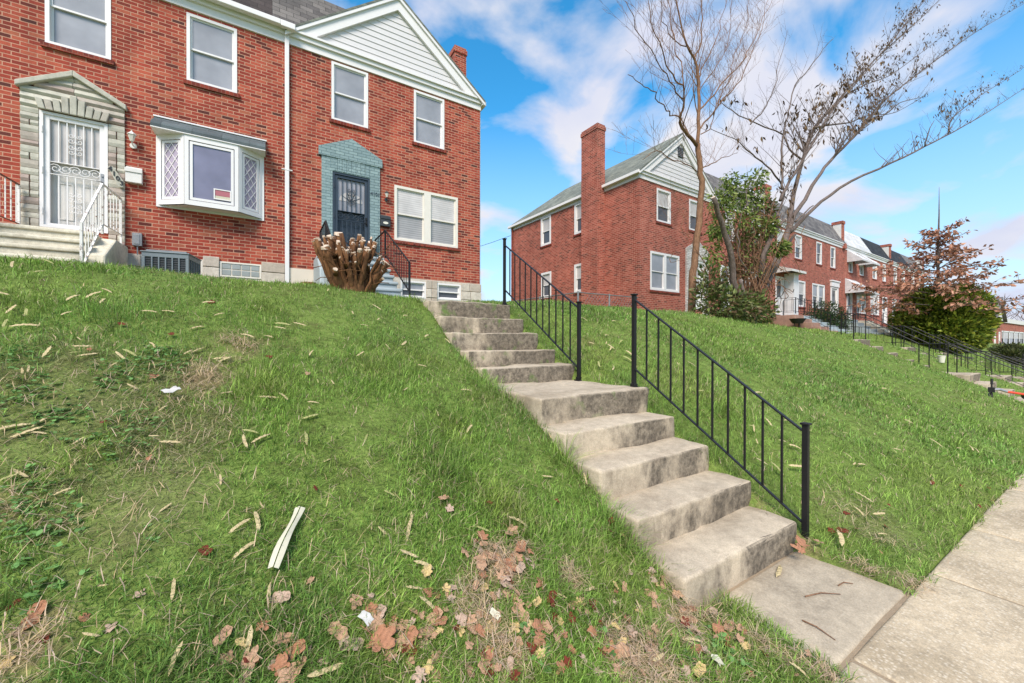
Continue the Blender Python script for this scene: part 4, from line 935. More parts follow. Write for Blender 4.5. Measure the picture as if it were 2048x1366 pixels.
# steps and rails of the near row
def solid_steps(label, x0, x1, yw, yp, ztop, n, rise, tread, zb, mat, cheek=None, name='front_steps', loc=None, rz=0, group=None):
    t = thing(name, label, 'steps', loc or (x0, yw, zb), rz, group); ox, oy, oz = (x0, yw, zb)
    if loc: ox, oy, oz = 0, 0, 0
    o = bm_obj(rough_block(x0-ox, x1-ox, yp-oy, yw-.06-oy, zb-.3-oz, ztop-oz, .003, .15, x0), 'platform', mat, t)
    for i in range(0, n):
        y1 = yp-(i-1)*tread; y0 = y1-tread; z = ztop-i*rise
        if i: bm_obj(rough_block(x0-ox, x1-ox, y0-oy, y1-.001-oy, zb-.3-oz, z-oz-.06, .003, .15, x0+i), 'step', mat, t)
        bm_obj(rough_block(x0-.02-ox, x1+.02-ox, y0-.035-oy, y0+.22-oy, z-.065-oz, z+.003-oz, .003, .15, x0+i), 'nosing', mat, t)
    if cheek:
        m = MB(); m.prism([(cheek[0]-ox, yw-.06-oy, zb-.3-oz), (cheek[0]-ox, yw-.06-oy, ztop-.02-oz), (cheek[0]-ox, yp+.35-oy, ztop-.03-oz), (cheek[0]-ox, yp-.25-oy, ztop-.42-oz), (cheek[0]-ox, yp-.45-oy, zb-.3-oz)], (cheek[1]-cheek[0], 0, 0)); m.build('side_wall', mat, t, .03)
    return t
solid_steps('wide cream painted concrete steps up to the white barred door', -4.35, -2.62, 11, 9.88, 3.40, 5, .205, .29, 2.42, M['step_paint'], (-2.66, -2.40))
solid_steps('blue-grey painted steps up to the navy barred door, half hidden by the stump', 1.06, 2.42, 11, 9.85, 3.50, 7, .185, .30, 2.35, M['step_blue'], (.98, 1.1))
def bent_rail(label, pts, feet, mat, nb, low=.72, name='step_handrail', group=None, bal='', w=.035):
    """top rail through pts (world); feet: list of (index into pts, foot z); balusters hang between the top rail and a lower rail"""
    o0 = Vector((pts[0][0], pts[0][1], feet[0][1])); t = thing(name, label, 'handrail', tuple(o0), 0, group)
    q = [Vector(p)-o0 for p in pts]
    m = MB()
    for a, b in zip(q, q[1:]): m.bar(a, b, w, .018)
    m.build('top_rail', M[mat], t, .003)
    for i, zf in feet:
        m = MB(); p = q[i]; m.box(p.x-.017, p.x+.017, p.y-.017, p.y+.017, zf-o0.z, p.z-.009); m.build('post', M[bal or mat], t, .003)
    m = MB()
    for a, b in zip(q, q[1:]): m.bar(a-Vector((0,0,low)), b-Vector((0,0,low)), .028, .012)
    m.build('bottom_rail', M[mat], t)
    for (a, b), n in zip(zip(q, q[1:]), nb):
        for i in range(n):
            p = a.lerp(b, (i+.5)/n); m = MB(); m.box(p.x-.007, p.x+.007, p.y-.007, p.y+.007, p.z-low+.006, p.z-.01); m.build('baluster', M[bal or mat], t)
    return t
bent_rail('flaking white iron handrail right of the cream steps', [(-2.5,10.9,4.33),(-2.5,9.84,4.28),(-2.52,8.98,3.36)], [(0,3.4),(1,3.38),(2,2.5)], 'rustwhite', (6, 8))
bent_rail('rusty brown handrail with white balusters left of the white barred door', [(-3.86,10.9,4.33),(-3.86,9.84,4.30),(-3.88,8.98,3.36)], [(0,3.4),(1,3.38),(2,2.5)], 'rust', (6, 8), bal='rustwhite')
bent_rail('black iron handrail right of the blue-grey steps below the dark mailbox', [(2.46,10.9,4.17),(2.46,9.82,4.18),(2.48,7.95,3.08)], [(0,3.5),(1,3.5),(2,2.3)], 'black', (7, 15), low=.6)
bent_rail('short black iron handrail left of the blue-grey steps', [(1.13,10.9,4.2),(1.13,9.82,4.2),(1.13,8.2,3.15)], [(0,3.5),(1,3.5),(2,2.3)], 'black', (6, 12), low=.6)

# air conditioner
ac = thing('air_conditioner', 'grey air conditioning unit with louvred sides on the grass under the bay window', 'air conditioner', (-1.60, 10.25, 2.38), R(-10)); ac.scale = (.82, .82, .97)
m = MB(); x, y, h = .44, .40, .84
m.box(-x, x, -y, y, 0, .1); m.box(-x, x, -y, y, h-.13, h-.04)
m.prism([(-x-.02,-y-.02,h-.04),(x+.02,-y-.02,h-.04),(x+.02,y+.02,h-.04),(-x-.02,y+.02,h-.04)], (0,0,.02)); m.box(-x+.06, x-.06, -y+.06, y-.06, h-.02, h+.02)
for sx in (-1, 1):
    for sy in (-1, 1): m.box(sx*x-(.06 if sx>0 else 0), sx*x+(.06 if sx<0 else 0), sy*y-(.06 if sy>0 else 0), sy*y+(.06 if sy<0 else 0), .1, h-.13)
for i in range(1, 6):
    px = -x+.06+(2*x-.12)*i/6; m.box(px-.014, px+.014, -y, -y+.02, .1, h-.13); py = -y+.06+(2*y-.12)*i/6; m.box(x-.02, x, py-.014, py+.014, .1, h-.13)
m.build('casing', M['metal_grey'], ac, .006)
m = MB(); m.box(-x+.03, x-.03, -y+.03, y-.03, .05, h-.06); core = m.build('coil', M['metal_dark'], ac)
m = MB()
for i in range(13):
    z = .12+i*.045; m.box(-x+.062, x-.062, -y+.012, -y+.029, z, z+.012); m.box(x-.029, x-.012, -y+.062, y-.062, z, z+.012)
m.build('louvres', M['metal_dark'], ac)
pt = MB(); pt.lathe([(.085,0),(.12,.10),(.125,.115),(.13,.12),(.13,.15),(.11,.155),(.10,.165),(.001,.17)], 0, 0, 20)
o = pt.build('garden_pot', M['bark_stump'], None, smooth=False, loc=(.56, 7.0, 2.24)); tag(o, 'squat brown pot sunk in the grass left of the stump', 'pot')

# ------------------------------------------------------------------ the cut-back shrub
def stump():
    t = thing('shrub_stump', 'multi-stemmed shrub stump cut back to pale ends on the lawn before the navy door', 'stump', (1.02, 5.95, 2.10))
    rs = random.Random(31); bark = MB(); cut = MB()
    specs = []
    for i in range(62):                                   # (top x, top y, top z, radius)
        a = i*2.39996; q = math.sqrt((i+.5)/62)
        tx = q*.51*math.cos(a)+rs.uniform(-.05,.05); ty = q*.34*math.sin(a)
        tz = .76-.10*q*q+rs.uniform(-.13,.13)
        if tx > .30: tz -= .20
        if tx < -.35: tz += .03
        specs.append((tx, ty, tz, rs.choice([.014,.018,.024,.03,.036,.046])*(1.15 if tx > .25 else 1)))
    for tx, ty, tz, r in specs:
        bx = tx*.36+rs.uniform(-.03,.03); by = ty*.36+rs.uniform(-.03,.03)
        k = rs.uniform(.5, .85)
        pts = []
        for j in range(7):
            f = j/6; g = f**(1.0+.5*k)
            pts.append((bx+(tx-bx)*g+rs.uniform(-.024,.024)*(0<j<6), by+(ty-by)*g+rs.uniform(-.024,.024)*(0<j<6), -.1+(tz+.1)*f))
        rad = [r*(1.35-.45*j/6+rs.uniform(-.2,.2)) for j in range(6)]+[r*1.18]
        bark.tube(pts, rad, 8)
        d = (Vector(pts[-1])-Vector(pts[-2])).normalized(); e = Vector(pts[-1]); tilt = Vector((rs.uniform(-.5,.5), rs.uniform(-.7,0), 0))
        d2 = (d+tilt*.5).normalized()
        cut.tube([e-d2*.02, e+d2*.02], [r*1.28, r*1.05], 6)
        if r > .02 and rs.random() < .7:                 # a second, shorter cut off the same stem
            f = rs.uniform(.5, .8); p = Vector(pts[int(f*6)]); q = p+Vector((rs.uniform(-.14,.14), -rs.uniform(.05,.16), rs.uniform(.06,.17)))
            bark.tube([p, q], [r*.7, r*.62], 7); dd = (q-p).normalized(); cut.tube([q-dd*.006, q+dd*.008], [r*.64, r*.58], 7)
    for i in range(60):                                   # dead twigs tangled between the stems
        p = Vector((rs.uniform(-.5,.5), rs.uniform(-.3,.1), rs.uniform(.2,.75))); q = p+Vector((rs.uniform(-.25,.25), rs.uniform(-.15,.05), rs.uniform(-.1,.15)))
        bark.tube([p, p.lerp(q,.5)+Vector((0,-.02,.02)), q], [.006,.005,.003], 5)
    bark.tube([(0,0,-.15),(0,0,.2),(0,0,.45)], [.24,.2,.14], 10)
    for lst in (bark, cut):
        lst.v = [tuple(Vector(p)+Vector(((L1(p[0]*23+9, p[2]*11+p[1]*19)-.5), (L2(p[0]*21+40, p[2]*13+p[1]*17)-.5), 0))*.048) for p in lst.v]
    b = bark.build('stems', M['bark_stump'], t, smooth=True); cut.build('cut_ends', M['cut_wood'], t)
    m = MB(); m.lathe([(.62,-.12),(.42,.0),(.2,.04),(.001,.05)], 0, 0, 22); m.v = [(x*1.0+.02*math.sin(9*y), y*.7, z) for x, y, z in m.v]; m.build('root_mulch', M['soil'], t, smooth=True)
stump()

# ------------------------------------------------------------------ the second row, down the street
RB_O = Vector((12.453, 10.518, 2.92)); RB_A = R(1.4)
def rb(lx, ly=0.0, z=0.0):
    return (RB_O.x+lx*math.cos(RB_A)-ly*math.sin(RB_A), RB_O.y+lx*math.sin(RB_A)+ly*math.cos(RB_A), RB_O.z+z)
def far_door(par, a, b, z0, z1, mat='white', glass='glass_pale'):
    m = MB(); ring(m, a, b, z0, z1, .09, -.04, .1); m.build('door_frame', M['white'], par)
    m = MB(); ring(m, a+.09, b-.09, z0+.05, z1-.09, .12, .03, .07); m.box(a+.21, b-.21, .035, .065, z0+.85, z0+1.0); m.box(a+.21, b-.21, .04, .06, z0+.17, z0+.85); d = m.build('door', M[mat], par)
    m = MB(); m.box(a+.21, b-.21, .045, .055, z0+1.0, z1-.21); m.build('pane', M[glass], d)
    m = MB(); m.tube([(b-.17,.03,z0+.98),(b-.17,-.03,z0+.98)], .015, 6); m.build('handle', M['galv'], d)
def awning(par, a, b, zt, zb, out, mat='slate_white', lip=.12):
    m = MB()
    m.prism([(a,-.002,zt),(a,-out,zb),(a,-out,zb-lip),(a,-out+.02,zb-lip),(a,-out+.02,zb-.02),(a,-.002,zt-.03)], (b-a, 0, 0))
    for x in (a, b-.012):
        m.prism([(x,-.002,zt-.03),(x,-out+.02,zb-.02),(x,-out+.02,zb-lip),(x,-.002,zb-lip)], (.012, 0, 0))
    return m.build('awning', M[mat], par)
def far_house(label, lx, w, uw, dw, door, roof='mansard', rmat='slate_far', zb=-1.6, ends='', extra=None, dw_glass=('glass_pale','glass_dark'), uw_glass=('glass_pale','glass_dark'), chim=None, hdoor=2.17, door_mat='white', door_glass='glass_dark'):
    p = rb(lx); h = thing('brick_rowhouse', label, 'house', p, RB_A, 'brick rowhouses')
    L_ = lambda v: v-lx
    ops = [(L_(a), L_(b), 3.44, 4.86) for a, b in uw] + [(L_(a), L_(b), .60, 2.17) for a, b in dw] + ([(L_(door[0]), L_(door[1]), 0, hdoor)] if door else [])
    m = MB(); wall_front(m, 0, w-.004, zb, 4.98, ops)
    xe = w-.004; m.face([(xe,9.2,zb),(0,9.2,zb),(0,9.2,4.98),(xe,9.2,4.98)])
    for x in (0, xe): m.face([(x,0,zb),(x,9.2,zb),(x,9.2,4.98),(x,0,4.98)])
    if 'r' in ends: m.face([(xe,0,4.98),(xe,9.2,4.98),(xe,9.2,6.8),(xe,.6,6.75),(xe,-.0,5.3)])
    m.build('wall', M['brick_far'], h)
    for a, b in uw: window(h, L_(a), L_(b), 3.44, 4.86, *uw_glass, casing=.085)
    for a, b in dw: window(h, L_(a), L_(b), .60, 2.17, *dw_glass, cols=2, casing=.09, mull=.16)
    if door: far_door(h, L_(door[0]), L_(door[1]), 0, hdoor, door_mat, door_glass)
    if roof == 'mansard':
        cornice(h, 0, w-.004, 4.98, .32); mansard(h, 0, w-.004, rmat, 5.30, 6.75, -.14, .62)
    if chim: 
        c0, c1, cz = L_(chim[0]), L_(chim[1]), chim[2]
        m = MB(); m.box(c0, c1, -.02, .55, 4.98, cz-.2); m.box(c0-.04, c1+.04, -.06, .6, cz-.2, cz); m.box(c0-.02, c1+.02, -.16, .55, 4.97, 5.32)
        c = m.build('chimney', M['brick_far'], h)
        m = MB(); m.box(c0-.012, c0, .04, .52, 5.6, cz-.21); m.build('flashing', M['white_dirty'], c)
    return h
# end house with the gable, its long side wall towards the near row
b0 = thing('brick_rowhouse', 'brick end house with tall side chimney and long side wall, behind the slim bare tree', 'house', rb(0), RB_A, 'brick rowhouses')
ops = [(1.10,2.04,3.46,4.83), (3.36,4.28,3.46,4.83), (.70,2.65,.62,2.20), (3.5,4.42,-.02,2.15)]
m = MB(); wall_front(m, 0, 5.246, -1.7, 4.98, ops); m.face([(5.246,9.2,-1.7),(0,9.2,-1.7),(0,9.2,5.2),(5.246,9.2,5.2)])
sd = MB(); sops = [(-3.72,-2.90,3.55,5.0), (-6.32,-5.48,3.50,5.0), (-3.72,-2.90,.80,2.14), (-6.28,-5.45,.76,2.1)]
wall_front(sd, -9.2, 0, -1.7, 4.98, sops)
turn = lambda x, y, z: (y, -x, z)                     # the side wall faces left
xform(sd, turn); k = len(m.v); m.v += sd.v; m.f += [tuple(k+i for i in f) for f in sd.f]; m.t += sd.t
m.build('wall', M['brick_far'], b0)
window(b0, 1.10, 2.04, 3.46, 4.83, 'glass_pale', 'glass_dark', casing=.08); window(b0, 3.36, 4.28, 3.46, 4.83, 'glass_pale', 'glass_dark', casing=.08)
window(b0, .70, 2.65, .62, 2.20, 'glass_lilac', 'glass_lilac', cols=2, casing=.09, mull=.14)
for a, b, c, d in sops: window(b0, a, b, c, d, 'glass_pale', 'glass_dark', casing=.11, fn=turn, y0=-.02)
m = MB()
for poly in ([(3.10,-1.2),(3.5,-1.2),(3.5,2.15),(3.10,2.15)], [(4.42,-1.2),(4.8,-1.2),(4.8,2.15),(4.42,2.15)], [(3.10,2.15),(4.8,2.15),(4.8,2.62),(3.95,3.06),(3.10,2.62)]):
    m.prism([(x, -.07, z) for x, z in poly], (0, .07, 0))
m.build('door_surround', M['brick_white'], b0); far_door(b0, 3.5, 4.42, -.02, 2.15)
cornice(b0, -.03, 5.246, 4.98, .32)
m = MB(); m.box(-.035, 0, .0, 9.2, 4.98, 5.14); m.box(-.09, 0, .0, 9.2, 5.14, 5.22); m.build('side_frieze', M['white'], b0)
m = MB(); m.box(-.20, -.09, -.14, 9.3, 5.12, 5.24); m.build('gutter', M['white'], b0, .01)
gable_roof(b0, -.14, 5.40, 5.24, 7.46, 'slate_green', tri_base=5.33, vent=True)
chimney(b0, -.46, 0, 1.80, 2.78, -1.7, 7.85, 'brick_far')
pipe(b0, -.05, 9.0, -1.6, 5.1, .07, 'brick_sill')
far_house('brick rowhouse hidden behind the ivy-covered tree, beside the tall-chimney end house', 5.25, 5.65, [(6.3,7.2),(8.9,9.8)], [(7.9,9.85)], (5.9,6.85), chim=(10.35,10.9,7.0))
h = far_house('brick rowhouse with small torn white awning and white porch screen', 10.9, 5.5, [(11.75,12.65),(14.0,14.95)], [(13.5,15.47)], (11.55,12.5))
awning(h, .4, 2.25, 2.75, 2.42, .9, 'white_dirty'); m = MB(); m.box(1.68, 2.3, -.5, -.02, -.15, 2.36); m.build('porch_screen', M['white'], h)
h = far_house('brick rowhouse with white door head, behind the dark green yard bush', 16.4, 5.45, [(17.1,17.95),(19.4,20.22)], [(16.5,18.45)], (19.5,20.6), chim=(21.45,21.82,6.9), uw_glass=('glass_dark','glass_dark'), dw_glass=('glass_lilac','glass_dark'))
m = MB(); m.box(2.95, 4.35, -.09, -.0, 2.19, 2.52); m.box(2.9, 4.4, -.14, -.0, 2.52, 2.6); m.build('door_head', M['white'], h)
m = MB(); m.box(3.0, 3.09, -.05, 0, -.1, 2.18); m.box(4.22, 4.31, -.05, 0, -.1, 2.18); m.build('pilaster', M['white'], h)
h = far_house('brick rowhouse with white metal roof and white awnings over door and windows', 21.85, 5.35, [(22.75,23.5),(25.0,25.8)], [(24.4,26.3)], (22.35,23.35), rmat='slate_white')
awning(h, .2, 2.3, 2.95, 2.02, 1.15); awning(h, 2.4, 4.7, 2.5, 2.1, .75); awning(h, .55, 2.1, 5.0, 4.25, .85); awning(h, 2.85, 4.4, 5.0, 4.25, .85)
far_house('brick rowhouse with charcoal roof left of the brown-leaved oak', 27.2, 5.4, [(27.9,28.9),(30.4,31.2)], [(27.45,29.5)], (30.3,31.5), rmat='slate_black', chim=(32.2,32.57,6.75))
far_house('brick rowhouse with charcoal roof and no chimney, behind the brown-leaved oak', 32.6, 5.4, [(33.4,34.3),(35.8,36.7)], [(35.0,37.0)], (33.0,34.1), rmat='slate_black')
far_house('last brick rowhouse of the row, mostly behind oak and round evergreen', 38.0, 5.4, [(39,39.9),(41.2,42.1)], [(38.4,40.4)], (41.1,42.2), ends='r', chim=(43.0,43.38,6.9))

def far_steps(label, lx0, lx1, proj, n, mat, zb, out=1.1, group='front steps of the second row'):
    p = rb(lx0, 0, zb); t = thing('front_steps', label, 'steps', p, RB_A, group); ht = -zb-.06; w = lx1-lx0; rise = ht/n; tr = (proj-out)/(n-1)
    o = bm_obj(rough_block(0, w, -out, -.05, -.6, ht, .003, .25, lx0), 'platform', M[mat], t)
    for i in range(1, n): bm_obj(rough_block(0, w, -out-i*tr, -out-(i-1)*tr-.001, -.6, ht-i*rise, .003, .25, lx0+i), 'step', M[mat], t)
    return t
def far_rail(label, lx, proj, zb, out=1.1, nb=(3, 6), mat='black', zt=.9):
    a = rb(lx, -.1, zt-.05); b = rb(lx, -out, zt-.05); c = rb(lx, -proj, zb+zt+.1)
    return bent_rail(label, [a, b, c], [(0, a[2]-.85), (1, b[2]-.85), (2, c[2]-.95)], mat, nb, .7, group='step rails of the second row')
t = far_steps('blue-grey front steps right of the white porch screen', 12.35, 13.75, 2.9, 6, 'step_blue', -1.2)
t = far_steps('dark brick front steps left of the blue-grey ones', 11.2, 12.3, 2.6, 5, 'step_brick', -1.15)
far_steps('cream front steps under the big white awning', 22.2, 23.9, 3.0, 7, 'step_paint', -1.5)
far_steps('front steps behind the yard bush at the white door head', 19.4, 20.7, 2.7, 6, 'step_blue', -1.35)
t = far_steps('reddish stone front steps right of the cream ones', 30.2, 31.7, 3.2, 7, 'stone_red', -1.6)
t = thing('porch_wall', 'reddish rubble stone porch wall left of the round evergreen', 'wall', rb(26.6, -2.2, -1.6), RB_A)
m = MB(); rs = random.Random(5)
for j in range(5):
    x = 0
    while x < 3.4:
        w_ = rs.uniform(.18, .42); m.box(x+.008, x+w_-.008, -.03-rs.random()*.03, .1, j*.21+.006, j*.21+.204, rs.random()); x += w_
m.build('stones', M['stone_red'], t, .012); m = MB(); m.box(-.03, x+.03, -.09, 2.1, 1.06, 1.13); m.build('coping', M['stairs_far'], t, .01)
m = MB(); m.box(.0, x, -.01, 2.05, -.5, 1.06); m.build('wall_core', M['stone_red'], t)
for lab, lx, pj, zb in (('thin black rail left of the dark brick steps', 11.25, 2.6, -1.15), ('thin black rail between brick and blue-grey steps', 12.33, 2.9, -1.2), ('thin black rail right of the blue-grey steps', 13.7, 2.9, -1.2), ('thin black rail left of the cream steps', 22.25, 3.0, -1.5), ('thin black rail right of the cream steps', 23.85, 3.0, -1.5), ('thin black rail beside the reddish stone steps', 30.25, 3.2, -1.6), ('thin black rail beside the steps behind the yard bush', 20.65, 2.7, -1.35)):
    far_rail(lab, lx, pj, zb)

# ------------------------------------------------------------------ trees and shrubs
LIMBS_SLIM = [[0.2041,0.1512,[[0.0,0.0,-0.04],[0.1,0.02,1.18],[0.22,0.03,1.8],[0.42,0.05,2.91],[0.6,0.07,4.03],[0.52,0.08,4.71],[0.44,0.1,5.4]]],[0.1007,0.0232,[[0.44,0.1,5.32],[0.5,0.12,6.2],[0.56,0.15,7.17],[0.55,0.17,7.64],[0.38,0.2,8.06],[0.04,0.22,8.33],[-0.2,0.25,8.93],[-0.43,0.27,9.6],[-0.52,0.3,10.48]]],[0.1004,0.0386,[[0.36,0.1,5.35],[-0.24,-0.02,5.46],[-0.73,-0.14,5.54],[-0.95,-0.26,5.66],[-0.96,-0.38,5.88],[-1.14,-0.5,6.24]]],[0.0413,0.0138,[[-1.14,-0.5,6.24],[-1.62,-0.58,6.3],[-2.09,-0.66,6.46],[-2.55,-0.74,6.77],[-2.92,-0.82,7.12],[-3.16,-0.9,7.74]]],[0.0344,0.0138,[[-1.14,-0.5,6.24],[-1.16,-0.44,6.82],[-1.3,-0.38,7.35],[-1.37,-0.32,7.91],[-1.49,-0.26,8.73],[-1.5,-0.2,9.46]]],[0.0357,0.0143,[[-0.86,-0.2,5.5],[-1.21,-0.37,5.53],[-1.83,-0.53,5.36],[-2.4,-0.7,5.4],[-2.93,-0.87,5.41],[-3.58,-1.03,5.23],[-4.15,-1.2,5.16]]],[0.0466,0.0155,[[0.49,0.1,5.87],[1.15,0.21,6.43],[2.05,0.33,7.29],[3.02,0.44,8.15],[3.89,0.56,9.05],[4.74,0.67,10.27],[5.63,0.79,11.57],[6.42,0.9,13.19]]],[0.0466,0.0155,[[0.49,0.1,6.42],[1.24,0.18,7.09],[2.09,0.27,7.99],[3.33,0.35,9.08],[4.16,0.43,10.13],[5.04,0.52,11.33],[6.05,0.6,12.7]]],[0.0392,0.0157,[[0.59,0.2,7.43],[1.05,0.33,8.07],[1.67,0.45,9.03],[2.38,0.58,10.07],[3.05,0.7,11.51]]],[0.0391,0.0156,[[0.65,0.1,4.7],[1.6,0.4,5.16],[2.86,0.7,5.79],[4.39,1.0,6.49]]],[0.031,0.0116,[[0.42,0.1,4.54],[-0.63,-0.2,4.41],[-1.72,-0.5,4.23],[-2.71,-0.8,4.01],[-3.54,-1.1,3.48]]],[0.0469,0.0156,[[0.43,0.25,8.11],[0.67,0.24,8.51],[0.86,0.22,9.21],[0.73,0.21,10.09],[0.81,0.2,11.06]]],[0.0349,0.014,[[-1.04,-0.4,6.05],[-1.59,-0.48,6.17],[-2.12,-0.56,6.4],[-2.71,-0.64,6.64],[-3.35,-0.72,6.88],[-3.79,-0.8,7.23]]],[0.0305,0.0115,[[-0.03,0.2,8.29],[-0.88,0.03,8.13],[-1.55,-0.13,8.24],[-1.92,-0.3,8.77]]],[0.0315,0.0118,[[0.64,0.2,7.06],[1.12,0.25,7.73],[2.0,0.3,8.73],[2.69,0.35,9.88],[2.84,0.4,11.19]]],[0.0333,0.0125,[[1.86,0.3,7.15],[2.49,0.46,7.98],[3.24,0.62,8.85],[3.73,0.78,9.85],[4.86,0.94,11.45],[5.35,1.1,12.85]]],[0.0312,0.0117,[[0.6,0.1,5.75],[1.41,0.2,6.34],[1.77,0.3,7.15],[1.71,0.4,7.77],[1.99,0.5,8.51]]],[0.0228,0.0114,[[0.17,0.0,1.79],[0.32,0.2,2.46],[0.06,0.4,2.86],[0.6,0.6,3.55]]]]
LIMBS_PODS = [[0.2657,0.1875,[[0.0,0.0,-0.06],[0.06,0.03,0.57],[0.58,0.07,1.16],[1.15,0.1,1.57],[1.93,0.13,2.05],[2.53,0.17,2.8],[3.08,0.2,3.36]]],[0.1343,0.0269,[[3.08,0.2,3.32],[3.42,0.33,3.86],[3.96,0.46,4.63],[4.8,0.59,5.99],[5.64,0.72,7.0],[6.9,0.85,8.44],[9.76,0.98,10.61],[14.83,1.11,14.45],[20.37,1.24,18.31],[25.6,1.37,21.93],[32.48,1.5,26.96]]],[0.1164,0.0269,[[3.08,0.2,3.36],[3.57,0.2,4.03],[4.37,0.2,4.73],[5.35,0.2,5.72],[6.54,0.2,6.67],[8.69,0.2,8.13],[10.55,0.2,9.55],[12.63,0.2,11.04],[18.4,0.2,14.51],[26.36,0.2,19.17],[35.73,0.2,24.46],[55.88,0.2,35.5]]],[0.1074,0.0269,[[3.08,0.2,3.3],[3.51,0.08,3.63],[3.84,-0.04,3.97],[4.85,-0.16,4.65],[7.17,-0.28,5.85],[11.43,-0.4,7.54],[16.13,-0.52,9.49],[21.09,-0.64,11.57],[30.92,-0.76,15.83],[44.52,-0.88,21.92],[66.0,-1.0,31.25]]],[0.1651,0.1126,[[-0.59,-0.2,0.07],[-0.85,-0.26,0.69],[-1.37,-0.32,0.92],[-1.71,-0.38,1.79],[-2.26,-0.44,2.63],[-2.77,-0.5,3.21]]],[0.0735,0.0204,[[0.9,0.1,1.19],[1.67,0.19,2.79],[2.34,0.28,3.67],[3.05,0.37,4.53],[3.29,0.46,5.04],[2.49,0.54,5.53],[1.71,0.63,5.82],[1.26,0.72,6.02],[0.7,0.81,6.25],[-0.58,0.9,6.27]]],[0.0624,0.0178,[[2.82,0.3,4.82],[2.92,0.36,5.49],[3.02,0.42,6.35],[3.39,0.49,7.29],[3.88,0.55,8.04],[4.5,0.61,9.26],[5.77,0.67,10.37],[7.35,0.74,11.83],[8.54,0.8,12.82]]],[0.0786,0.0218,[[2.45,0.2,4.33],[3.32,0.26,5.23],[4.45,0.31,6.31],[6.12,0.37,7.88],[7.69,0.43,9.32],[9.53,0.49,10.73],[12.51,0.54,12.99],[16.04,0.6,15.53]]],[0.0563,0.0188,[[4.25,0.3,6.25],[3.72,0.48,6.57],[3.67,0.66,7.15],[2.02,0.84,7.19],[0.92,1.02,7.37],[0.47,1.2,7.64]]],[0.1247,0.0857,[[0.28,-0.2,1.34],[0.21,-0.33,2.09],[0.59,-0.47,2.84],[0.96,-0.6,3.2]]],[0.0523,0.0348,[[2.84,-0.1,3.57],[3.24,-0.2,3.88],[3.72,-0.3,4.24]]],[0.1313,0.082,[[0.68,0.3,0.46],[1.92,0.35,1.38],[2.7,0.4,2.12],[3.33,0.45,2.77],[4.31,0.5,3.47]]],[0.0815,0.0296,[[-0.88,-0.2,1.25],[-0.81,-0.27,0.81],[-1.12,-0.33,0.49],[-1.06,-0.4,0.05]]],[0.0608,0.0152,[[-0.48,-0.1,0.08],[-0.67,-0.15,0.67],[-1.14,-0.2,1.2]]],[0.0578,0.0193,[[5.16,0.2,7.65],[7.04,0.36,8.38],[9.65,0.52,9.32],[12.68,0.68,10.65],[17.06,0.84,12.19],[23.54,1.0,15.39]]],[0.0555,0.0222,[[9.85,0.0,9.25],[11.12,-0.2,9.71],[12.73,-0.4,10.73],[14.95,-0.6,11.59]]],[0.0511,0.0192,[[15.75,-0.6,9.35],[15.62,-0.75,9.96],[15.92,-0.9,10.61]]],[0.058,0.0218,[[20.77,-0.5,11.43],[21.2,-0.52,12.21],[22.83,-0.54,13.28],[28.89,-0.56,16.33],[35.86,-0.58,19.58],[45.06,-0.6,23.88]]],[0.0543,0.0204,[[15.63,1.0,15.11],[18.94,1.1,17.75],[23.31,1.2,21.26],[27.28,1.3,24.52]]],[0.0475,0.0178,[[10.57,1.0,11.12],[13.63,1.15,12.72],[18.03,1.3,14.89],[24.53,1.45,18.8],[33.11,1.6,23.98]]],[0.0337,0.0126,[[1.04,0.5,6.71],[2.3,0.62,7.75],[3.11,0.75,8.71],[3.95,0.88,10.21],[4.84,1.0,11.81]]],[0.0398,0.0159,[[0.45,0.0,1.15],[-0.59,-0.05,1.9],[-0.75,-0.1,2.62],[-0.51,-0.15,3.55],[-0.33,-0.2,4.18]]],[0.0404,0.0162,[[0.65,0.1,1.17],[0.53,0.15,2.38],[0.84,0.2,3.41],[0.78,0.25,4.39],[1.39,0.3,5.04]]]]
def limb_pts(L_, rs, sub=3, jit=.03):
    """a traced limb, resampled as a smooth curve with a little wander"""
    P_ = [Vector(p) for p in L_]; out = []
    for i in range(len(P_)-1):
        p0 = P_[max(i-1, 0)]; p1 = P_[i]; p2 = P_[i+1]; p3 = P_[min(i+2, len(P_)-1)]
        for k in range(sub):
            t = k/sub
            q = .5*((2*p1)+(p2-p0)*t+(2*p0-5*p1+4*p2-p3)*t*t+(3*p1-p0-3*p2+p3)*t**3)
            if i or k: q = q+Vector((rs.uniform(-jit,jit), rs.uniform(-jit*2,jit*2), rs.uniform(-jit,jit)))
            out.append(q)
    out.append(P_[-1]); return out
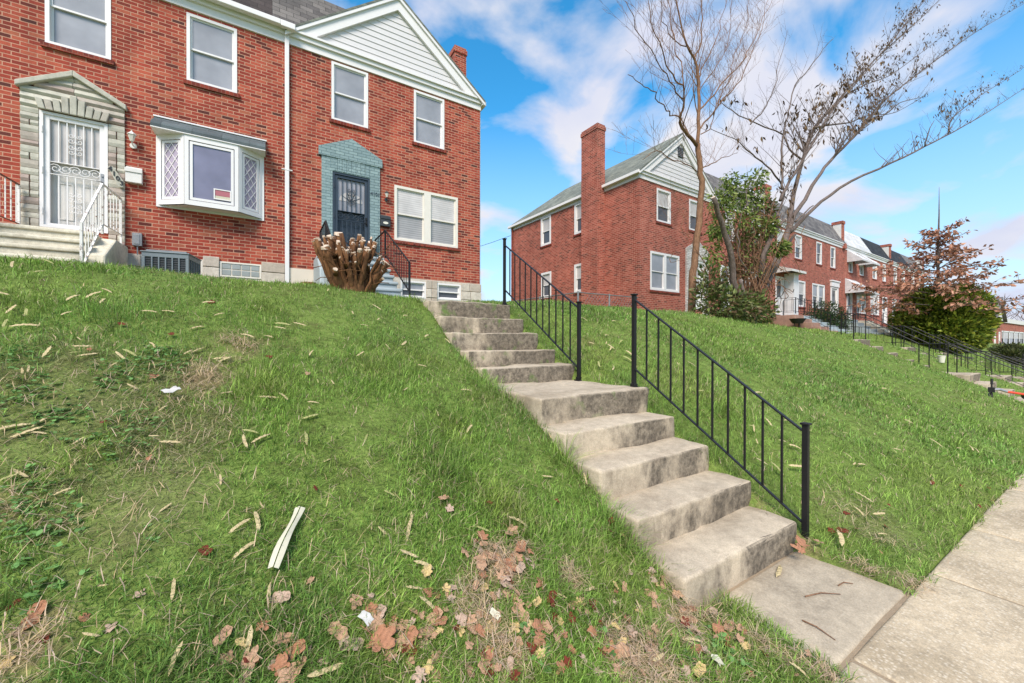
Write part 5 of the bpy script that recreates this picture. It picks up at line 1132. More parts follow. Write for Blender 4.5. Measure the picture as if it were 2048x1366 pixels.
def twigs(mb, pts, r0, r1, rs, every, ln, level, tips, up=.55, fr0=.12, side=1.0):
    """side shoots along a limb, forking again"""
    n = len(pts); tot = sum((b-a).length for a, b in zip(pts, pts[1:])); cnt = max(1, int(tot/every))
    for c in range(cnt):
        f = fr0+(1-fr0)*(c+rs.random())/cnt; i = min(int(f*(n-1)), n-2); t = f*(n-1)-i
        p = pts[i].lerp(pts[i+1], t); d = (pts[i+1]-pts[i]).normalized()
        a = rs.uniform(0, 6.28); s = Vector((math.cos(a), math.sin(a), rs.uniform(-.3,.5)))
        v = (d*rs.uniform(.6,1.1)+s*rs.uniform(.5,.95)*side+Vector((0,0,up))).normalized()
        L_ = ln*rs.uniform(.5, 1.25)*(1-.45*f); r = max((r0+(r1-r0)*f)*.38, .003); q = [p]
        for k in range(5):
            v = (v+Vector((rs.uniform(-.13,.13), rs.uniform(-.13,.13), rs.uniform(-.06,.14)))).normalized(); q.append(q[-1]+v*L_/5)
        rr = [r*(1-.7*k/5) for k in range(6)]; rr = [max(x, .0022) for x in rr]
        mb.tube(q, rr, 4 if level < 2 else 5, caps=False)
        tips.append((q[-1], v)); tips.append((q[3], v))
        if level > 0: twigs(mb, q, r, r*.4, rs, every*.85, ln*.5, level-1, tips, up*.8, .2, side)
def leaf_mesh(name, C, D, size, cols, mat, parent, seed, wid=.38, jitter=.35, fold=.25):
    """n folded leaf blades: C centres, D pointing directions, per-leaf colours"""
    g = np.random.default_rng(seed); C = np.asarray(C, float); n = len(C); D = np.asarray(D, float)+g.normal(0, jitter, (n, 3))
    D /= np.linalg.norm(D, axis=1)[:,None]; s = size*(.6+.8*g.random(n))[:,None]
    rnd = g.normal(0, 1, (n, 3)); S_ = np.cross(D, rnd); S_ /= np.linalg.norm(S_, axis=1)[:,None]+1e-9; N_ = np.cross(D, S_)
    a = C; b = C+D*s*.45+S_*s*wid*.5+N_*s*fold*.4; c = C+D*s; d = C+D*s*.45-S_*s*wid*.5+N_*s*fold*.4; e = C+D*s*.5
    V = np.stack([a, b, c, d, e], 1).reshape(-1, 3); i = np.arange(n)*5
    F_ = np.concatenate([np.stack([i, i+1, i+4], 1), np.stack([i+1, i+2, i+4], 1), np.stack([i+2, i+3, i+4], 1), np.stack([i+3, i, i+4], 1)], 1).ravel()
    return fast_mesh(name, V, F_, np.arange(n*4)*3, mat, np.repeat(np.asarray(cols), 5, 0), parent)
def palette(n, cols, seed, lo=.65, hi=1.35):
    g = np.random.default_rng(seed); c = np.array([cols[i] for i in g.integers(0, len(cols), n)], float); return c*(lo+(hi-lo)*g.random(n))[:,None]

def slim_tree():
    rs = random.Random(3); x, y = 10.885, 7.2; t = thing('bare_tree', 'slim bare brown tree rising above the frame before the end house gable', 'tree', (x, y, gz(x, y)))
    tr = MB(); tw = MB(); tips = []
    for k, (r0, r1, L_) in enumerate(LIMBS_SLIM):
        p = limb_pts(L_, rs, 3, .012 if r0 > .05 else .03); n = len(p); e = .75 if k else 1
        r0 *= .56; r1 *= .5; rad = [(r0+(r1-r0)*i/(n-1)) for i in range(n)]
        if k == 0: p.insert(0, p[0]+Vector((0,0,-.5))); rad.insert(0, r0*1.1)
        (tr if k < 3 else tw).tube(p, rad, 9 if k < 3 else 6)
        if k: twigs(tw, p, r0, r1, rs, .34, 1.7, 2, tips, .5, .1)
    tr.build('trunk', M['bark_brown'], t, smooth=True); tw.build('branches', M['bark_brown'], t, smooth=True)
slim_tree()

def pod_tree():
    rs = random.Random(8); x, y = PODS_BASE
    t = thing('pod_tree', 'leaning multi-stemmed tree with dry brown pods and ivy-green lower stems', 'tree', (x, y, gz(x, y)))
    tr = MB(); tw = MB(); cut = MB(); tips = []; main = []
    for k, (r0, r1, L_) in enumerate(LIMBS_PODS):
        p = limb_pts(L_, rs, 3, .012 if r0 > .05 else .03); n = len(p); r0 *= .68; r1 *= .5; rad = [(r0+(r1-r0)*i/(n-1)) for i in range(n)]
        if p[0].z < .3: p.insert(0, p[0]+Vector((-.02,0,-.6))); rad.insert(0, r0*1.15)
        (tr if r0 > .05 else tw).tube(p, rad, 9 if r0 > .05 else 6)
        if k in (4, 9, 10, 11):
            d = (p[-1]-p[-2]).normalized(); cut.tube([p[-1]-d*.002, p[-1]+d*.012], [rad[-1]*.98]*2, 10); continue
        if k in (12, 13): continue
        mt = []
        up_part = p[int(n*.35):] if k in (0, 1, 2, 3) else p
        if k == 3: twigs(tw, p[int(n*.45):], r0*.7, r1*1.3, rs, .95, 1.3, 1, mt, .6, .05, .8)
        elif k: twigs(tw, up_part, r0*.8, r1*1.3, rs, .42, 1.6, 2 if k in (1, 2, 7, 9, 5, 8) else 1, mt, .35, .05, .9)
        if k in (1, 2, 3, 7, 14, 15, 17, 18, 19, 5, 8, 6): main += [(q, v, k) for q, v in mt]
    b = tr.build('trunk', M['bark_grey'], t, smooth=True); tw.build('branches', M['bark_grey'], t, smooth=True); cut.build('cut_ends', M['cut_wood'], t)
    # dry pods and curled leaves hanging in bunches from the outer twigs
    C = []; D = []
    for q, v, k in main:
        dense = {1: .22, 2: .13, 7: .18, 18: .3, 19: .3, 14: .22, 3: .06, 17: .25, 5: .10, 8: .14, 6: .05, 15: .1}[k]
        if q.z < 3.0 or rs.random() > dense: continue
        for _ in range(rs.randint(1, 3)):
            C.append(q+Vector((rs.gauss(0,.05), rs.gauss(0,.05), rs.gauss(-.02,.04)))); D.append((rs.gauss(0,.35), rs.gauss(0,.35), -1))
    leaf_mesh('pods', C, D, .18, palette(len(C), [(.10,.058,.028),(.14,.085,.04),(.06,.036,.02),(.19,.12,.055)], 4), M['dry'], t, 5, .34, .25)
    # ivy and vine leaves on the lower stems
    g = np.random.default_rng(6); C = []; D = []; cl = []
    blobs = [  # along the picture, away, z, radii, leaves: clumps around the stems
        (-.85,0,3.75,.45,.4,.50,520),(-.35,.1,4.05,.5,.4,.45,330),(.2,.1,3.9,.5,.4,.5,330),(.55,.1,3.5,.4,.35,.4,320),(-1.05,-.15,2.85,.38,.3,.35,360),(-.3,-.2,3.2,.6,.35,.45,300),
        (.5,0,2.95,.5,.35,.35,520),(1.05,.15,2.35,.38,.25,.24,420),(.1,.1,2.5,.6,.35,.3,280),(-1.2,-.1,2.1,.25,.25,.5,160),(-.4,.15,1.6,.6,.4,.5,260),(.2,.1,1.9,.55,.35,.55,240),(-.1,.2,2.5,.6,.3,.4,200),(.1,-.1,4.45,.45,.35,.25,170),(-.55,.1,4.5,.3,.3,.25,140)]
    blobs = [(b_[0]*.848+b_[1]*.53, -b_[0]*.53+b_[1]*.848)+b_[2:] for b_ in blobs]
    for bx, by, bz, rx, ry, rz, n in blobs:
        u = g.normal(0, 1, (n, 3)); u /= np.linalg.norm(u, axis=1)[:,None]; u *= (g.random(n)**.45)[:,None]
        c = u*np.array([rx, ry, rz])+np.array([bx, by, bz]); C.append(c); D.append(u*.8+np.array([0,-.3,-.5])); 
        dead = bz < 1.8 or rs.random() < .25
        cl.append(palette(n, [(.09,.14,.03),(.14,.21,.04),(.21,.28,.06),(.28,.33,.09)] if not dead else [(.10,.13,.035),(.22,.13,.08),(.17,.10,.06),(.12,.17,.045)], int(n+bz*10)))
    leaf_mesh('ivy', np.concatenate(C), np.concatenate(D), .13, np.concatenate(cl), M['leaf'], t, 7, .42, .5)
    v = MB(); rs = random.Random(77)                      # dead vines looping between the stems
    for i in range(300):
        w_ = rs.gauss(-.05,.55); a = Vector((w_*.848, -w_*.53+rs.gauss(0,.2), rs.uniform(.9,3.4))); d = Vector((rs.gauss(0,.3), rs.gauss(0,.15), rs.gauss(-.25,.35)))
        q = [a]
        for k in range(6): d = (d+Vector((rs.gauss(0,.2), rs.gauss(0,.12), rs.gauss(0,.2)))); d *= .28/max(d.length,.01); q.append(q[-1]+d*.45)
        v.tube(q, [.013-.0014*k for k in range(7)], 4, caps=False)
    for i in range(8):
        a = Vector((rs.uniform(-.4,.5), -.25, rs.uniform(1.0,1.5))); v.tube([a, a+Vector((.05,-.1,-.4)), a+Vector((rs.uniform(-.15,.2),-.12,-.9))], [.016,.013,.01], 5, caps=False)
    for i in range(34):                                   # thin upright stems fanning out of the foot
        w0 = rs.gauss(0,.18); w1 = w0+rs.gauss(0,.62); e = rs.gauss(0,.3); zt = rs.uniform(2.0,4.2); f = lambda w, d, z: Vector((w*.848+d*.53, -w*.53+d*.848, z))
        q = [f(w0, 0, -.1), f(w0+(w1-w0)*.25+rs.gauss(0,.04), e*.2, zt*.3), f(w0+(w1-w0)*.6+rs.gauss(0,.05), e*.6, zt*.65), f(w1, e, zt)]; r_ = rs.uniform(.012,.028)
        v.tube(q, [r_, r_*.9, r_*.7, r_*.3], 5, caps=False)
    v.build('dead_vines', M['bark_brown'], t, smooth=True)
PODS_BASE = (12.764, 6.5)
pod_tree()

def shrub(name, label, cat, x, y, blobs, size, cols, seed, wid=.4, stems=14, group=None, jit=.5, up=.1, mat='leaf', inner=True):
    t = thing(name, label, cat, (x, y, gz(x, y)), 0, group); g = np.random.default_rng(seed); C = []; D = []; K = []; rs = random.Random(seed)
    for bx, by, bz, rx, ry, rz, n in blobs:
        u = g.normal(0, 1, (n, 3)); u /= np.linalg.norm(u, axis=1)[:,None]; rad = (g.random(n)**.38)
        # uneven outline: lumps and hollows
        lump = .82+.36*L1(u[:,0]*2.2+u[:,2]*1.7+60+seed, u[:,1]*2.2+u[:,2]*1.3+60)
        c = u*(rad*lump)[:,None]*np.array([rx, ry, rz])+np.array([bx, by, bz]); k = c[:,2] > .0
        C.append(c[k]); D.append((u+np.array([0,0,up]))[k]); cc = palette(n, cols, seed+int(bx*7)); K.append((cc*(.75+.5*L2(c[:,0]*2.5+80, c[:,2]*2.5+c[:,1]+80))[:,None])[k])
    leaf_mesh('crown', np.concatenate(C), np.concatenate(D), size, np.concatenate(K), M[mat], t, seed+1, wid, jit)
    m = MB()
    for i in range(stems):
        bx, by, bz, rx, ry, rz, n = blobs[i % len(blobs)]; a = rs.uniform(0, 6.28); e = Vector((bx+rx*.7*math.cos(a), by+ry*.7*math.sin(a), bz+rz*rs.uniform(-.1,.6))); s = Vector((bx*.5+rs.gauss(0,.06), by*.5+rs.gauss(0,.06), -.15))
        m.tube([s, s.lerp(e,.45)+Vector((rs.gauss(0,.05),0,.1)), e], [.03,.02,.006], 5, caps=False)
    m.build('stems', M['bark_brown'], t, smooth=True)
    return t
LAUREL = [(.06,.09,.022),(.09,.135,.032),(.14,.18,.045),(.20,.21,.07),(.17,.11,.06)]
shrub('laurel_shrub', 'dense dark green shrub with broad leaves around the foot of the pod tree', 'shrub', 11.6, 6.2,
      [(-.95,.25,.55,.55,.5,.6,560),(-.4,.0,.45,.6,.5,.55,640),(.25,-.05,.4,.6,.45,.5,560),(.85,-.1,.4,.5,.45,.5,460),(1.25,.0,.25,.4,.35,.35,240),(-.75,.4,1.1,.4,.35,.5,300)], .14, LAUREL, 41, .42)
shrub('yard_bush', 'small round dark green bush in front of the white door head', 'bush', 26.6, 9.35, [(0,0,.75,1.0,.9,.95,2600),(.5,-.2,.5,.8,.7,.6,1200),(-.4,.1,.5,.75,.7,.65,1100)], .12, [(.022,.05,.014),(.035,.075,.02),(.055,.10,.028)], 42, .35)
EV = [(.11,.17,.02),(.18,.24,.028),(.26,.30,.035),(.06,.095,.014),(.30,.32,.045)]
EVB = [(0,0,1.75,2.1,1.9,2.05,16000),(-.9,-.6,1.2,1.25,1.1,1.25,4500),(.9,-.6,1.3,1.25,1.1,1.4,4500),(.1,-.7,2.6,1.35,1.2,1.15,4500),(.9,-.4,2.5,1.0,1.0,1.05,3000),(-.9,-.3,2.4,1.0,1.0,1.05,3000)]
shrub('round_evergreen', 'large rounded yellow-green evergreen behind the stair rails', 'evergreen', 33.4, 6.2,
      EVB, .21, EV, 43, .5, 10, None, .45, .5)

def oak():
    rs = random.Random(15); x, y = 32.0, 6.05; t = thing('young_oak', 'young oak with tiered branches of dry brown leaves before the round evergreen', 'tree', (x, y, gz(x, y)))
    tr = MB(); pts = [Vector((0,0,-.4)), Vector((0,.02,1.5)), Vector((.03,0,3.2)), Vector((-.02,.03,5.4)), Vector((.04,0,7.6)), Vector((.02,0,9.2))]
    tr.tube(pts, [.13,.10,.085,.06,.03,.008], 8); tr.build('trunk', M['bark_grey'], t, smooth=True)
    br = MB(); C = []; D = []
    for i in range(64):
        z = 2.0+4.6*(i/63)**1.15; a = i*2.39996+rs.uniform(-.4,.4); L_ = (3.7*(1-(z-1.9)/6.0)+.35)*rs.uniform(.65,1.1)
        if z > 4.6 and rs.random() < .35: L_ *= .5
        p = Vector((0,0,z)); v = Vector((math.cos(a), math.sin(a), .16+.05*(z-2))).normalized(); q = [p]
        for k in range(7): v = (v+Vector((rs.gauss(0,.10), rs.gauss(0,.10), rs.gauss(-.01,.07)))).normalized(); q.append(q[-1]+v*L_/7)
        br.tube(q, [.03*(1-k/8)+.004 for k in range(8)], 4, caps=False)
        for k in range(2, 8):
            for s in range(2):
                d = (v+Vector((rs.gauss(0,.8), rs.gauss(0,.8), rs.gauss(.05,.25)))).normalized(); e = q[k]+d*L_*.2*rs.uniform(.5,1.2)
                br.tube([q[k], e], [.008,.004], 3, caps=False)
                for m_ in range(rs.randint(4, 9) if z < 4.4 else rs.randint(2, 6)):
                    f = rs.random(); C.append(q[k].lerp(e, .2+.9*f)+Vector((rs.gauss(0,.08), rs.gauss(0,.08), rs.gauss(0,.05)))); D.append(d+Vector((0,0,-.5)))
    br.build('branches', M['bark_grey'], t, smooth=True)
    leaf_mesh('crown', C, D, .2, palette(len(C), [(.36,.165,.10),(.45,.23,.15),(.28,.125,.075),(.5,.28,.18)], 9), M['dry'], t, 16, .5, .6)
oak()
def far_tree(label, x, y, h, seed, spread=.5):
    rs = random.Random(seed); t = thing('bare_far_tree', label, 'tree', (x, y, gz(x, y)), 0, 'bare trees far down the street'); tr = MB(); tw = MB(); tips = []
    p = [Vector((0,0,-.5)), Vector((.05*h*.1,0,h*.3)), Vector((0,.1,h*.6)), Vector((.1,0,h))]; tr.tube(p, [h*.028,h*.02,h*.012,.02], 7); tr.build('trunk', M['bark_grey'], t, smooth=True)
    for i in range(16):
        z = h*(.3+.6*i/16); a = i*2.4; L_ = h*spread*(1-.6*i/16)*rs.uniform(.6,1); v = Vector((math.cos(a), math.sin(a), .8)).normalized(); q = [Vector((0,0,z))]
        for k in range(5): v = (v+Vector((rs.gauss(0,.15), rs.gauss(0,.15), rs.gauss(.05,.1)))).normalized(); q.append(q[-1]+v*L_/5)
        tw.tube(q, [.06,.05,.04,.03,.025,.02], 4, caps=False); twigs(tw, q, .05, .02, rs, .8, L_*.5, 1, tips, .4)
    tw.build('crown', M['bark_grey'], t, smooth=True)
for i, (x, y, h) in enumerate(((108,12.5,8.5),(112,9.6,8),(118,11.2,9.5),(104,8.4,6.5),(125,10.2,9))):
    far_tree(['bare tree far beyond the flat-roofed red building', 'bare tree far at the right edge beyond the street', 'tallest bare tree on the skyline at far right', 'low bare tree beside the far red building', 'bare tree farthest along the skyline at right'][i], x, y, h, 60+i)

# ------------------------------------------------------------------ more flights of stairs and rails down the street
def stair_copy(sx, label):
    c = copy_tree(st); c['label'] = label; c['group'] = 'concrete stairs down the street'; c.location = (sx, STEP_Y[0], gz(sx+.6, .5)+.03); return c
for sx, lab in zip(STAIR_X[1:], ('nearest of the distant concrete stairs, between thin double pipe rails', 'half-buried concrete stairs right behind the white bucket', 'concrete stairs below the round evergreen', 'farthest concrete stairs along the sidewalk')):
    stair_copy(sx, lab)
def pipe_rail(label, x, zoff, pts, posts, bal=0, name='stair_handrail', mat='black', h=.92):
    """thin pipe rail following the stairs: pts (y, height above the ground), posts at the listed y"""
    t = thing(name, label, 'handrail', (x, pts[0][0], gz(x, pts[0][0])), 0, 'handrails of the stairs down the street'); o0 = Vector(t.location)
    P_ = [Vector((x, y, z+zoff))-o0 for y, z in pts]; m = MB()
    for a, b in zip(P_, P_[1:]): m.tube([a, b], .015, 6)
    m.build('top_rail', M[mat], t)
    def zat(y):
        for (y0, z0), (y1, z1) in zip(pts, pts[1:]):
            if min(y0, y1)-1e-6 <= y <= max(y0, y1)+1e-6: return z0+(z1-z0)*(y-y0)/(y1-y0)
        return pts[-1][1]
    for y in posts:
        m = MB(); p = Vector((x, y, zat(y)+zoff))-o0; m.tube([(p.x, p.y, min(gz(x, y)-.05, zat(y)+zoff-h)-o0.z), p], .015, 6); m.build('post', M[mat], t)
    if bal:
        ya, yb = pts[0][0], pts[-1][0]; m = MB()
        for a, b in zip(P_, P_[1:]): m.tube([a-Vector((0,0,.7)), b-Vector((0,0,.7))], .012, 5)
        m.build('bottom_rail', M[mat], t)
        for i in range(bal):
            y = ya+(yb-ya)*(i+.5)/bal; p = Vector((x, y, zat(y)+zoff))-o0; m = MB(); m.tube([p-Vector((0,0,.7)), p], .008, 4); m.build('baluster', M[mat], t)
S = [(5.75,3.0),(5.35,3.0),(3.72,1.95),(3.1,1.95),(1.2,.92)]
for k, sx in enumerate(STAIR_X[1:4]):
    zo = gz(sx+.6, .5)
    names = [('left pipe rail of the nearest distant stairs', 'right pipe rail of the nearest distant stairs'), ('left pipe rail of the stairs behind the white bucket', 'right pipe rail of the stairs behind the white bucket'), ('left barred rail of the stairs below the round evergreen', 'right barred rail of the stairs below the round evergreen')][k]
    pipe_rail('thin black '+names[0], sx+.08, zo, S, (5.7, 5.35, 3.72, 3.1, 1.2), 0 if k == 0 else 16)
    pipe_rail('thin black '+names[1], sx+1.2, zo, S, (5.7, 5.35, 3.72, 3.1, 1.2), 0 if k != 2 else 16)
pipe_rail('thin black rail on the upper walk by the round evergreen', 24.2, gz(24.2, .5), [(8.6,3.15),(5.9,3.0)], (8.6,7.2,5.9), 10)

# ------------------------------------------------------------------ far end of the street
def far_block(label, x, y, z0, w, dp, h, rz, gable=False, cat='building', n=3):
    t = thing('brick_building', label, cat, (x, y, z0), rz, 'buildings at the far end of the street'); ops = [(w*(i+.5)/n-w*.09, w*(i+.5)/n+w*.09, h*.42, h*.74) for i in range(n)]
    m = MB(); wall_front(m, 0, w, -3, h, ops); m.face([(0,0,-3),(0,0,h),(0,dp,h),(0,dp,-3)]); m.face([(w,0,-3),(w,dp,-3),(w,dp,h),(w,0,h)]); m.face([(0,0,h),(w,0,h),(w,dp,h),(0,dp,h)]); m.build('wall', M['brick_far'], t)
    for a, b, c, d in ops: window(t, a, b, c, d, 'glass_pale', 'glass_lilac', casing=.14, sill=False)
    if gable:
        k = MB(); k.prism([(-.2,-.1,h),(w+.2,-.1,h),(w/2,-.1,h+w*.42)], (0, .1, 0)); k.build('gable', M['siding'], t)
        k = MB()
        for sg in (0, 1):
            xe = -.35 if sg == 0 else w+.35
            k.prism([(xe,-.4,h-.15),(w/2,-.4,h+w*.47),(w/2,-.4,h+w*.47+.15),(xe,-.4,h)], (0, dp+.8, 0))
        k.build('roof', M['slate_far'], t)
    else:
        k = MB(); k.box(-.12, w+.12, -.14, 0, h-.5, h+.05); k.build('parapet', M['white_dirty'], t)
    return t
far_block('brick house with pale steep roof far beyond the round evergreen', 69, 8.84, -1.2, 5.4, 8, 5.05, 0, True, 'house', 2)
far_block('long flat-roofed red brick building at the far right edge', 75.6, 9.3, -1.6, 24, 9, 5.9, 0, n=6)
t = thing('low_wall', 'pale low wall and ramp before the far red building', 'wall', (72, 6.2, gz(72, 6.2)), R(-70)); m = MB(); m.prism([(0,0,-.5),(9,0,-.5),(9,0,.5),(0,0,1.5)], (0,.3,0)); m.build('wall', M['render'], t); m = MB(); m.prism([(0,-.04,1.5),(9,-.04,.5),(9,-.04,.6),(0,-.04,1.6)], (0,.38,0)); m.build('coping', M['white_dirty'], t)
shrub('far_hedge', 'olive hedge behind the thin black fence at far right', 'hedge', 55, 6.0, [(0,0,.7,1.6,1.2,.8,1400),(2.2,.3,.6,1.6,1.2,.7,1200),(-1.6,-.2,.5,1.2,1.1,.6,900)], .3, [(.06,.08,.02),(.09,.10,.03),(.05,.06,.02)], 51, .4)
t = thing('iron_fence', 'thin black iron fence before the hedge at the far right edge', 'fence', (44, 4.3, gz(44, 4.3))); m = MB()
zf = [gz(44+i*.5, 4.3)-gz(44, 4.3) for i in range(22)]
for i in range(21): m.bar((i*.5,0,zf[i]+1.0), ((i+1)*.5,0,zf[i+1]+1.0), .04, .03); m.bar((i*.5,0,zf[i]+.2), ((i+1)*.5,0,zf[i+1]+.2), .04, .03)
m.build('rails', M['black'], t)
for i in range(22):
    m = MB(); w_ = .03 if i % 5 == 0 else .012; m.box(i*.5-w_, i*.5+w_, -w_, w_, zf[i]-.2, zf[i]+1.05); m.build('post' if i % 5 == 0 else 'picket', M['black'], t)

# ------------------------------------------------------------------ smaller things
x, y = 20.3, 3.75; t = thing('bucket', 'pale plastic bucket standing on the far lawn between the pipe rails', 'bucket', (x, y, gz(x, y)+.03))
m = MB(); m.lathe([(.125,0),(.17,.36),(.18,.36),(.18,.40),(.165,.40),(.12,.04),(.001,.03)], 0, 0, 20); m.build('tub', M['bucket'], t, smooth=False)
m = MB(); m.tube([(.178*math.cos(a_), .178*math.sin(a_)*.95, .38-.10*math.sin(a_)) for a_ in [math.pi*i/12 for i in range(13)]], .006, 5); m.build('handle', M['galv'], t); t.scale = (.6, .6, .62)

# a kick scooter lying on the bank, handlebar up
HB = Vector((14.22, 1.83, .25)); 
t = thing('kick_scooter', 'orange-stemmed scooter lying on the bank with black handlebar up, cut by right edge', 'scooter', tuple(HB))
stem_d = Vector((.46, -.62, -.12)).normalized(); up = Vector((.10, .0, 1)).normalized()
m = MB(); c0 = Vector((0,0,.12)); m.tube([c0-up*.20, c0+up*.24], .016, 8); hbar = m.build('handlebar', M['rubber'], t)
m = MB(); m.tube([c0+up*.12, c0+up*.25], .024, 8); m.tube([c0-up*.21, c0-up*.08], .024, 8); m.build('grip', M['rubber'], hbar)
m = MB(); m.tube([c0-up*.02, c0-up*.10+Vector((-.09,.03,0)), c0-up*.16+Vector((-.12,.02,0))], .011, 6); m.box(-.05,.05,-.05,.05,.06,.17); m.build('brake_lever', M['rubber'], hbar)
m = MB(); m.tube([c0, c0+stem_d*.12+up*.03, c0+stem_d*.26], [.026,.03,.027], 10); m.build('neck', M['alu'], t)
m = MB(); m.tube([c0+stem_d*.26, c0+stem_d*.86], .026, 10); m.build('stem', M['orange'], t)
m = MB(); m.tube([c0+stem_d*.86, c0+stem_d*1.05], .028, 10); m.build('fork', M['alu'], t)
e = c0+stem_d*1.1; side = Vector((.8,.55,-.1)).normalized()
for k, p in enumerate((e, e+side*.85)):
    m = MB(); ax = up*.6+Vector((.3,-.3,0)); ax.normalize(); a1 = ax.cross(stem_d).normalized(); a2 = ax.cross(a1)
    ringp = [p+(a1*math.cos(q*math.pi/8)+a2*math.sin(q*math.pi/8))*.10 for q in range(17)]; m.tube(ringp, .026, 8); m.tube([p-ax*.03, p+ax*.03], .04, 8); m.build('wheel', M['rubber'], t)
m = MB(); m.bar(e+side*.12, e+side*.74, .14, .04); m.build('deck', M['metal_dark'], t, .01)

# chain link fence beside the end house
t = thing('chain_link_fence', 'low galvanised chain link fence beside the long brick side wall', 'fence', (9.2, 10.4, gz(9.2, 10.4)))
o0 = Vector(t.location); fp = [Vector((12.2,10.36,0)), Vector((9.2,10.4,0)), Vector((8.9,14.5,0)), Vector((8.7,19.5,0))]; zt = gz(9.2, 10.4)+.78
for v_ in fp: v_.z = zt
m = MB()
for a_, b_ in zip(fp, fp[1:]): m.tube([a_-o0, b_-o0], .02, 6)
m.build('top_rail', M['galv'], t)
for a_, b_, n in ((fp[0], fp[1], 2), (fp[1], fp[2], 2), (fp[2], fp[3], 2)):
    for i in range(n):
        p = a_.lerp(b_, (i+.999 if n == 1 else (i+1)/n))-o0; m = MB(); m.tube([(p.x,p.y,-.2),(p.x,p.y,p.z+.04)], .032, 7); m.build('post', M['galv'], t)
m = MB()
for a_, b_ in zip(fp, fp[1:]):
    L_ = (b_-a_).length; n = int(L_/.14); d = (b_-a_).normalized()
    for i in range(n):
        for sg in (1, -1):
            p = a_+d*(i*L_/n)-o0; q = p+d*(.55*sg); 
            if 0 <= (i*L_/n+.55*sg) <= L_: m.bar(p, (q.x, q.y, p.z-.75), .006, .006)
m.build('mesh', M['galv'], t)
t = thing('planter_tub', 'black planter tub on a stand left of the brick front steps', 'planter', rb(10.7, -1.4, -1.1), RB_A); m = MB(); m.lathe([(.22,.55),(.36,.78),(.38,.80),(.34,.80),(.001,.74)], 0, 0, 16); m.build('tub', M['rubber'], t)
m = MB()
for i in range(3): m.tube([(.3*math.cos(i*2.1),.3*math.sin(i*2.1),-.2),(.12*math.cos(i*2.1),.12*math.sin(i*2.1),.57)], .02, 5)
m.build('stand', M['black'], t)
t = MB(); a_ = Vector(rb(-.1, 9.1, 4.7)); b_ = Vector((1.5, 27, 6.3)); t.tube([a_.lerp(b_, i/12)-Vector((0,0,.9*4*(i/12)*(1-i/12))) for i in range(13)], .012, 4)
tag(t.build('overhead_wire', M['rubber']), 'thin overhead wire from the tall-chimney end house past the near corner', 'wire')

# ------------------------------------------------------------------ litter on the lawns
def leaf_shape(seed, kind):
    """dry, curled leaf: 0 and 1 pointed maple-like lobes, 2 a plain oval leaf, 3 a torn piece"""
    rs = random.Random(seed); bm = MB(); n = 48; pts = []
    lobes = [(0,.56,.42),(.98,.50,.38),(-.98,.50,.38),(1.95,.36,.34),(-1.95,.36,.34)] if kind in (0, 1, 3) else []
    lobes = [(a_+rs.uniform(-.1,.1), l*rs.uniform(.8,1.1), w*rs.uniform(.85,1.1)) for a_, l, w in lobes]
    for i in range(n):
        a_ = 2*math.pi*i/n-math.pi
        if kind == 2: r = .5*(.45+.55*abs(math.cos(a_))**1.5)*(1+.05*math.sin(9*a_))
        else:
            r = .20
            for c_, l, w in lobes:
                d = abs((a_-c_+math.pi) % (2*math.pi)-math.pi)
                if d < w*1.7: r = max(r, .15+(l-.15)*(1-d/(w*1.7))**.85+(.035 if abs(d-w*.75) < .1 else 0))
            if kind == 3 and a_ > .3: r *= .5+.15*math.sin(7*a_)
        r *= 1+rs.uniform(-.05,.05); pts.append((r*math.cos(a_), r*math.sin(a_)))
    roll, bow, ph = rs.uniform(.9,2.6), rs.uniform(-.6,1.0), rs.uniform(0,6); ax = rs.uniform(-.6,.6); ca, sa = math.cos(ax), math.sin(ax)
    def P3(x, y):
        u, v = x*ca+y*sa, -x*sa+y*ca; th = v*roll*1.1                      # rolled about its midrib
        z = .25*(1-math.cos(th))*1.5/max(roll,.5)+bow*u*u*.5+.05*math.sin(8*u+ph)*math.cos(7*v+ph); v2 = math.sin(th)/(roll*1.1)
        return (u*ca-v2*sa, u*sa+v2*ca, z)
    rings = [[P3(x*q, y*q) for x, y in pts] for q in (.3, .62, .85, 1.0)]; c0 = P3(0, 0)
    for i in range(n):
        j = (i+1) % n; bm.face([c0, rings[0][i], rings[0][j]])
        for a_, b_ in zip(rings, rings[1:]): bm.face([a_[i], b_[i], b_[j], a_[j]])
    if kind != 3: bm.tube([P3(-.15,0), (-.38,.03,.04), (-.6,.05,.0)], [.012,.010,.008], 4)
    return bm
def weld(o):
    bm = bmesh.new(); bm.from_mesh(o.data); bmesh.ops.remove_doubles(bm, verts=bm.verts, dist=1e-4); bm.to_mesh(o.data); bm.free(); o.data.polygons.foreach_set('use_smooth', [True]*len(o.data.polygons))
def m_dry(name, a, b):
    k = NT(name); tc = k.n('ShaderNodeTexCoord').outputs['Object']
    w_ = k.n('ShaderNodeTexWave'); w_.wave_type = 'BANDS'; k.set(w_.inputs['Vector'], tc); w_.inputs['Scale'].default_value = 2.2; w_.inputs['Distortion'].default_value = 3
    base = k.mix(k.noise(tc, 5, 5, .7), c4(a), c4(b)); base = k.mix(.25, base, k.mix(1.0, base, k.ramp(w_.outputs['Color'], [(.2,.55),(.6,1.15)]), 'MULTIPLY'))
    k.bump(k.noise(tc, 9, 4), .5, .05); return k.done(base, .75, spec=.25)
DRY = {'t': m_dry('tan_dry_leaf', hexc('9b765a'), hexc('cba686')), 'p': m_dry('pinkish_dry_leaf', hexc('a08571'), hexc('ceb49e')), 'o': m_dry('rust_dry_leaf', hexc('8a5a42'), hexc('b98868')), 'r': m_dry('dark_red_dry_leaf', hexc('54231a'), hexc('84402c')), 'y': m_dry('straw_dry_leaf', hexc('c2a163'), hexc('dcc590'))}
protos = {}
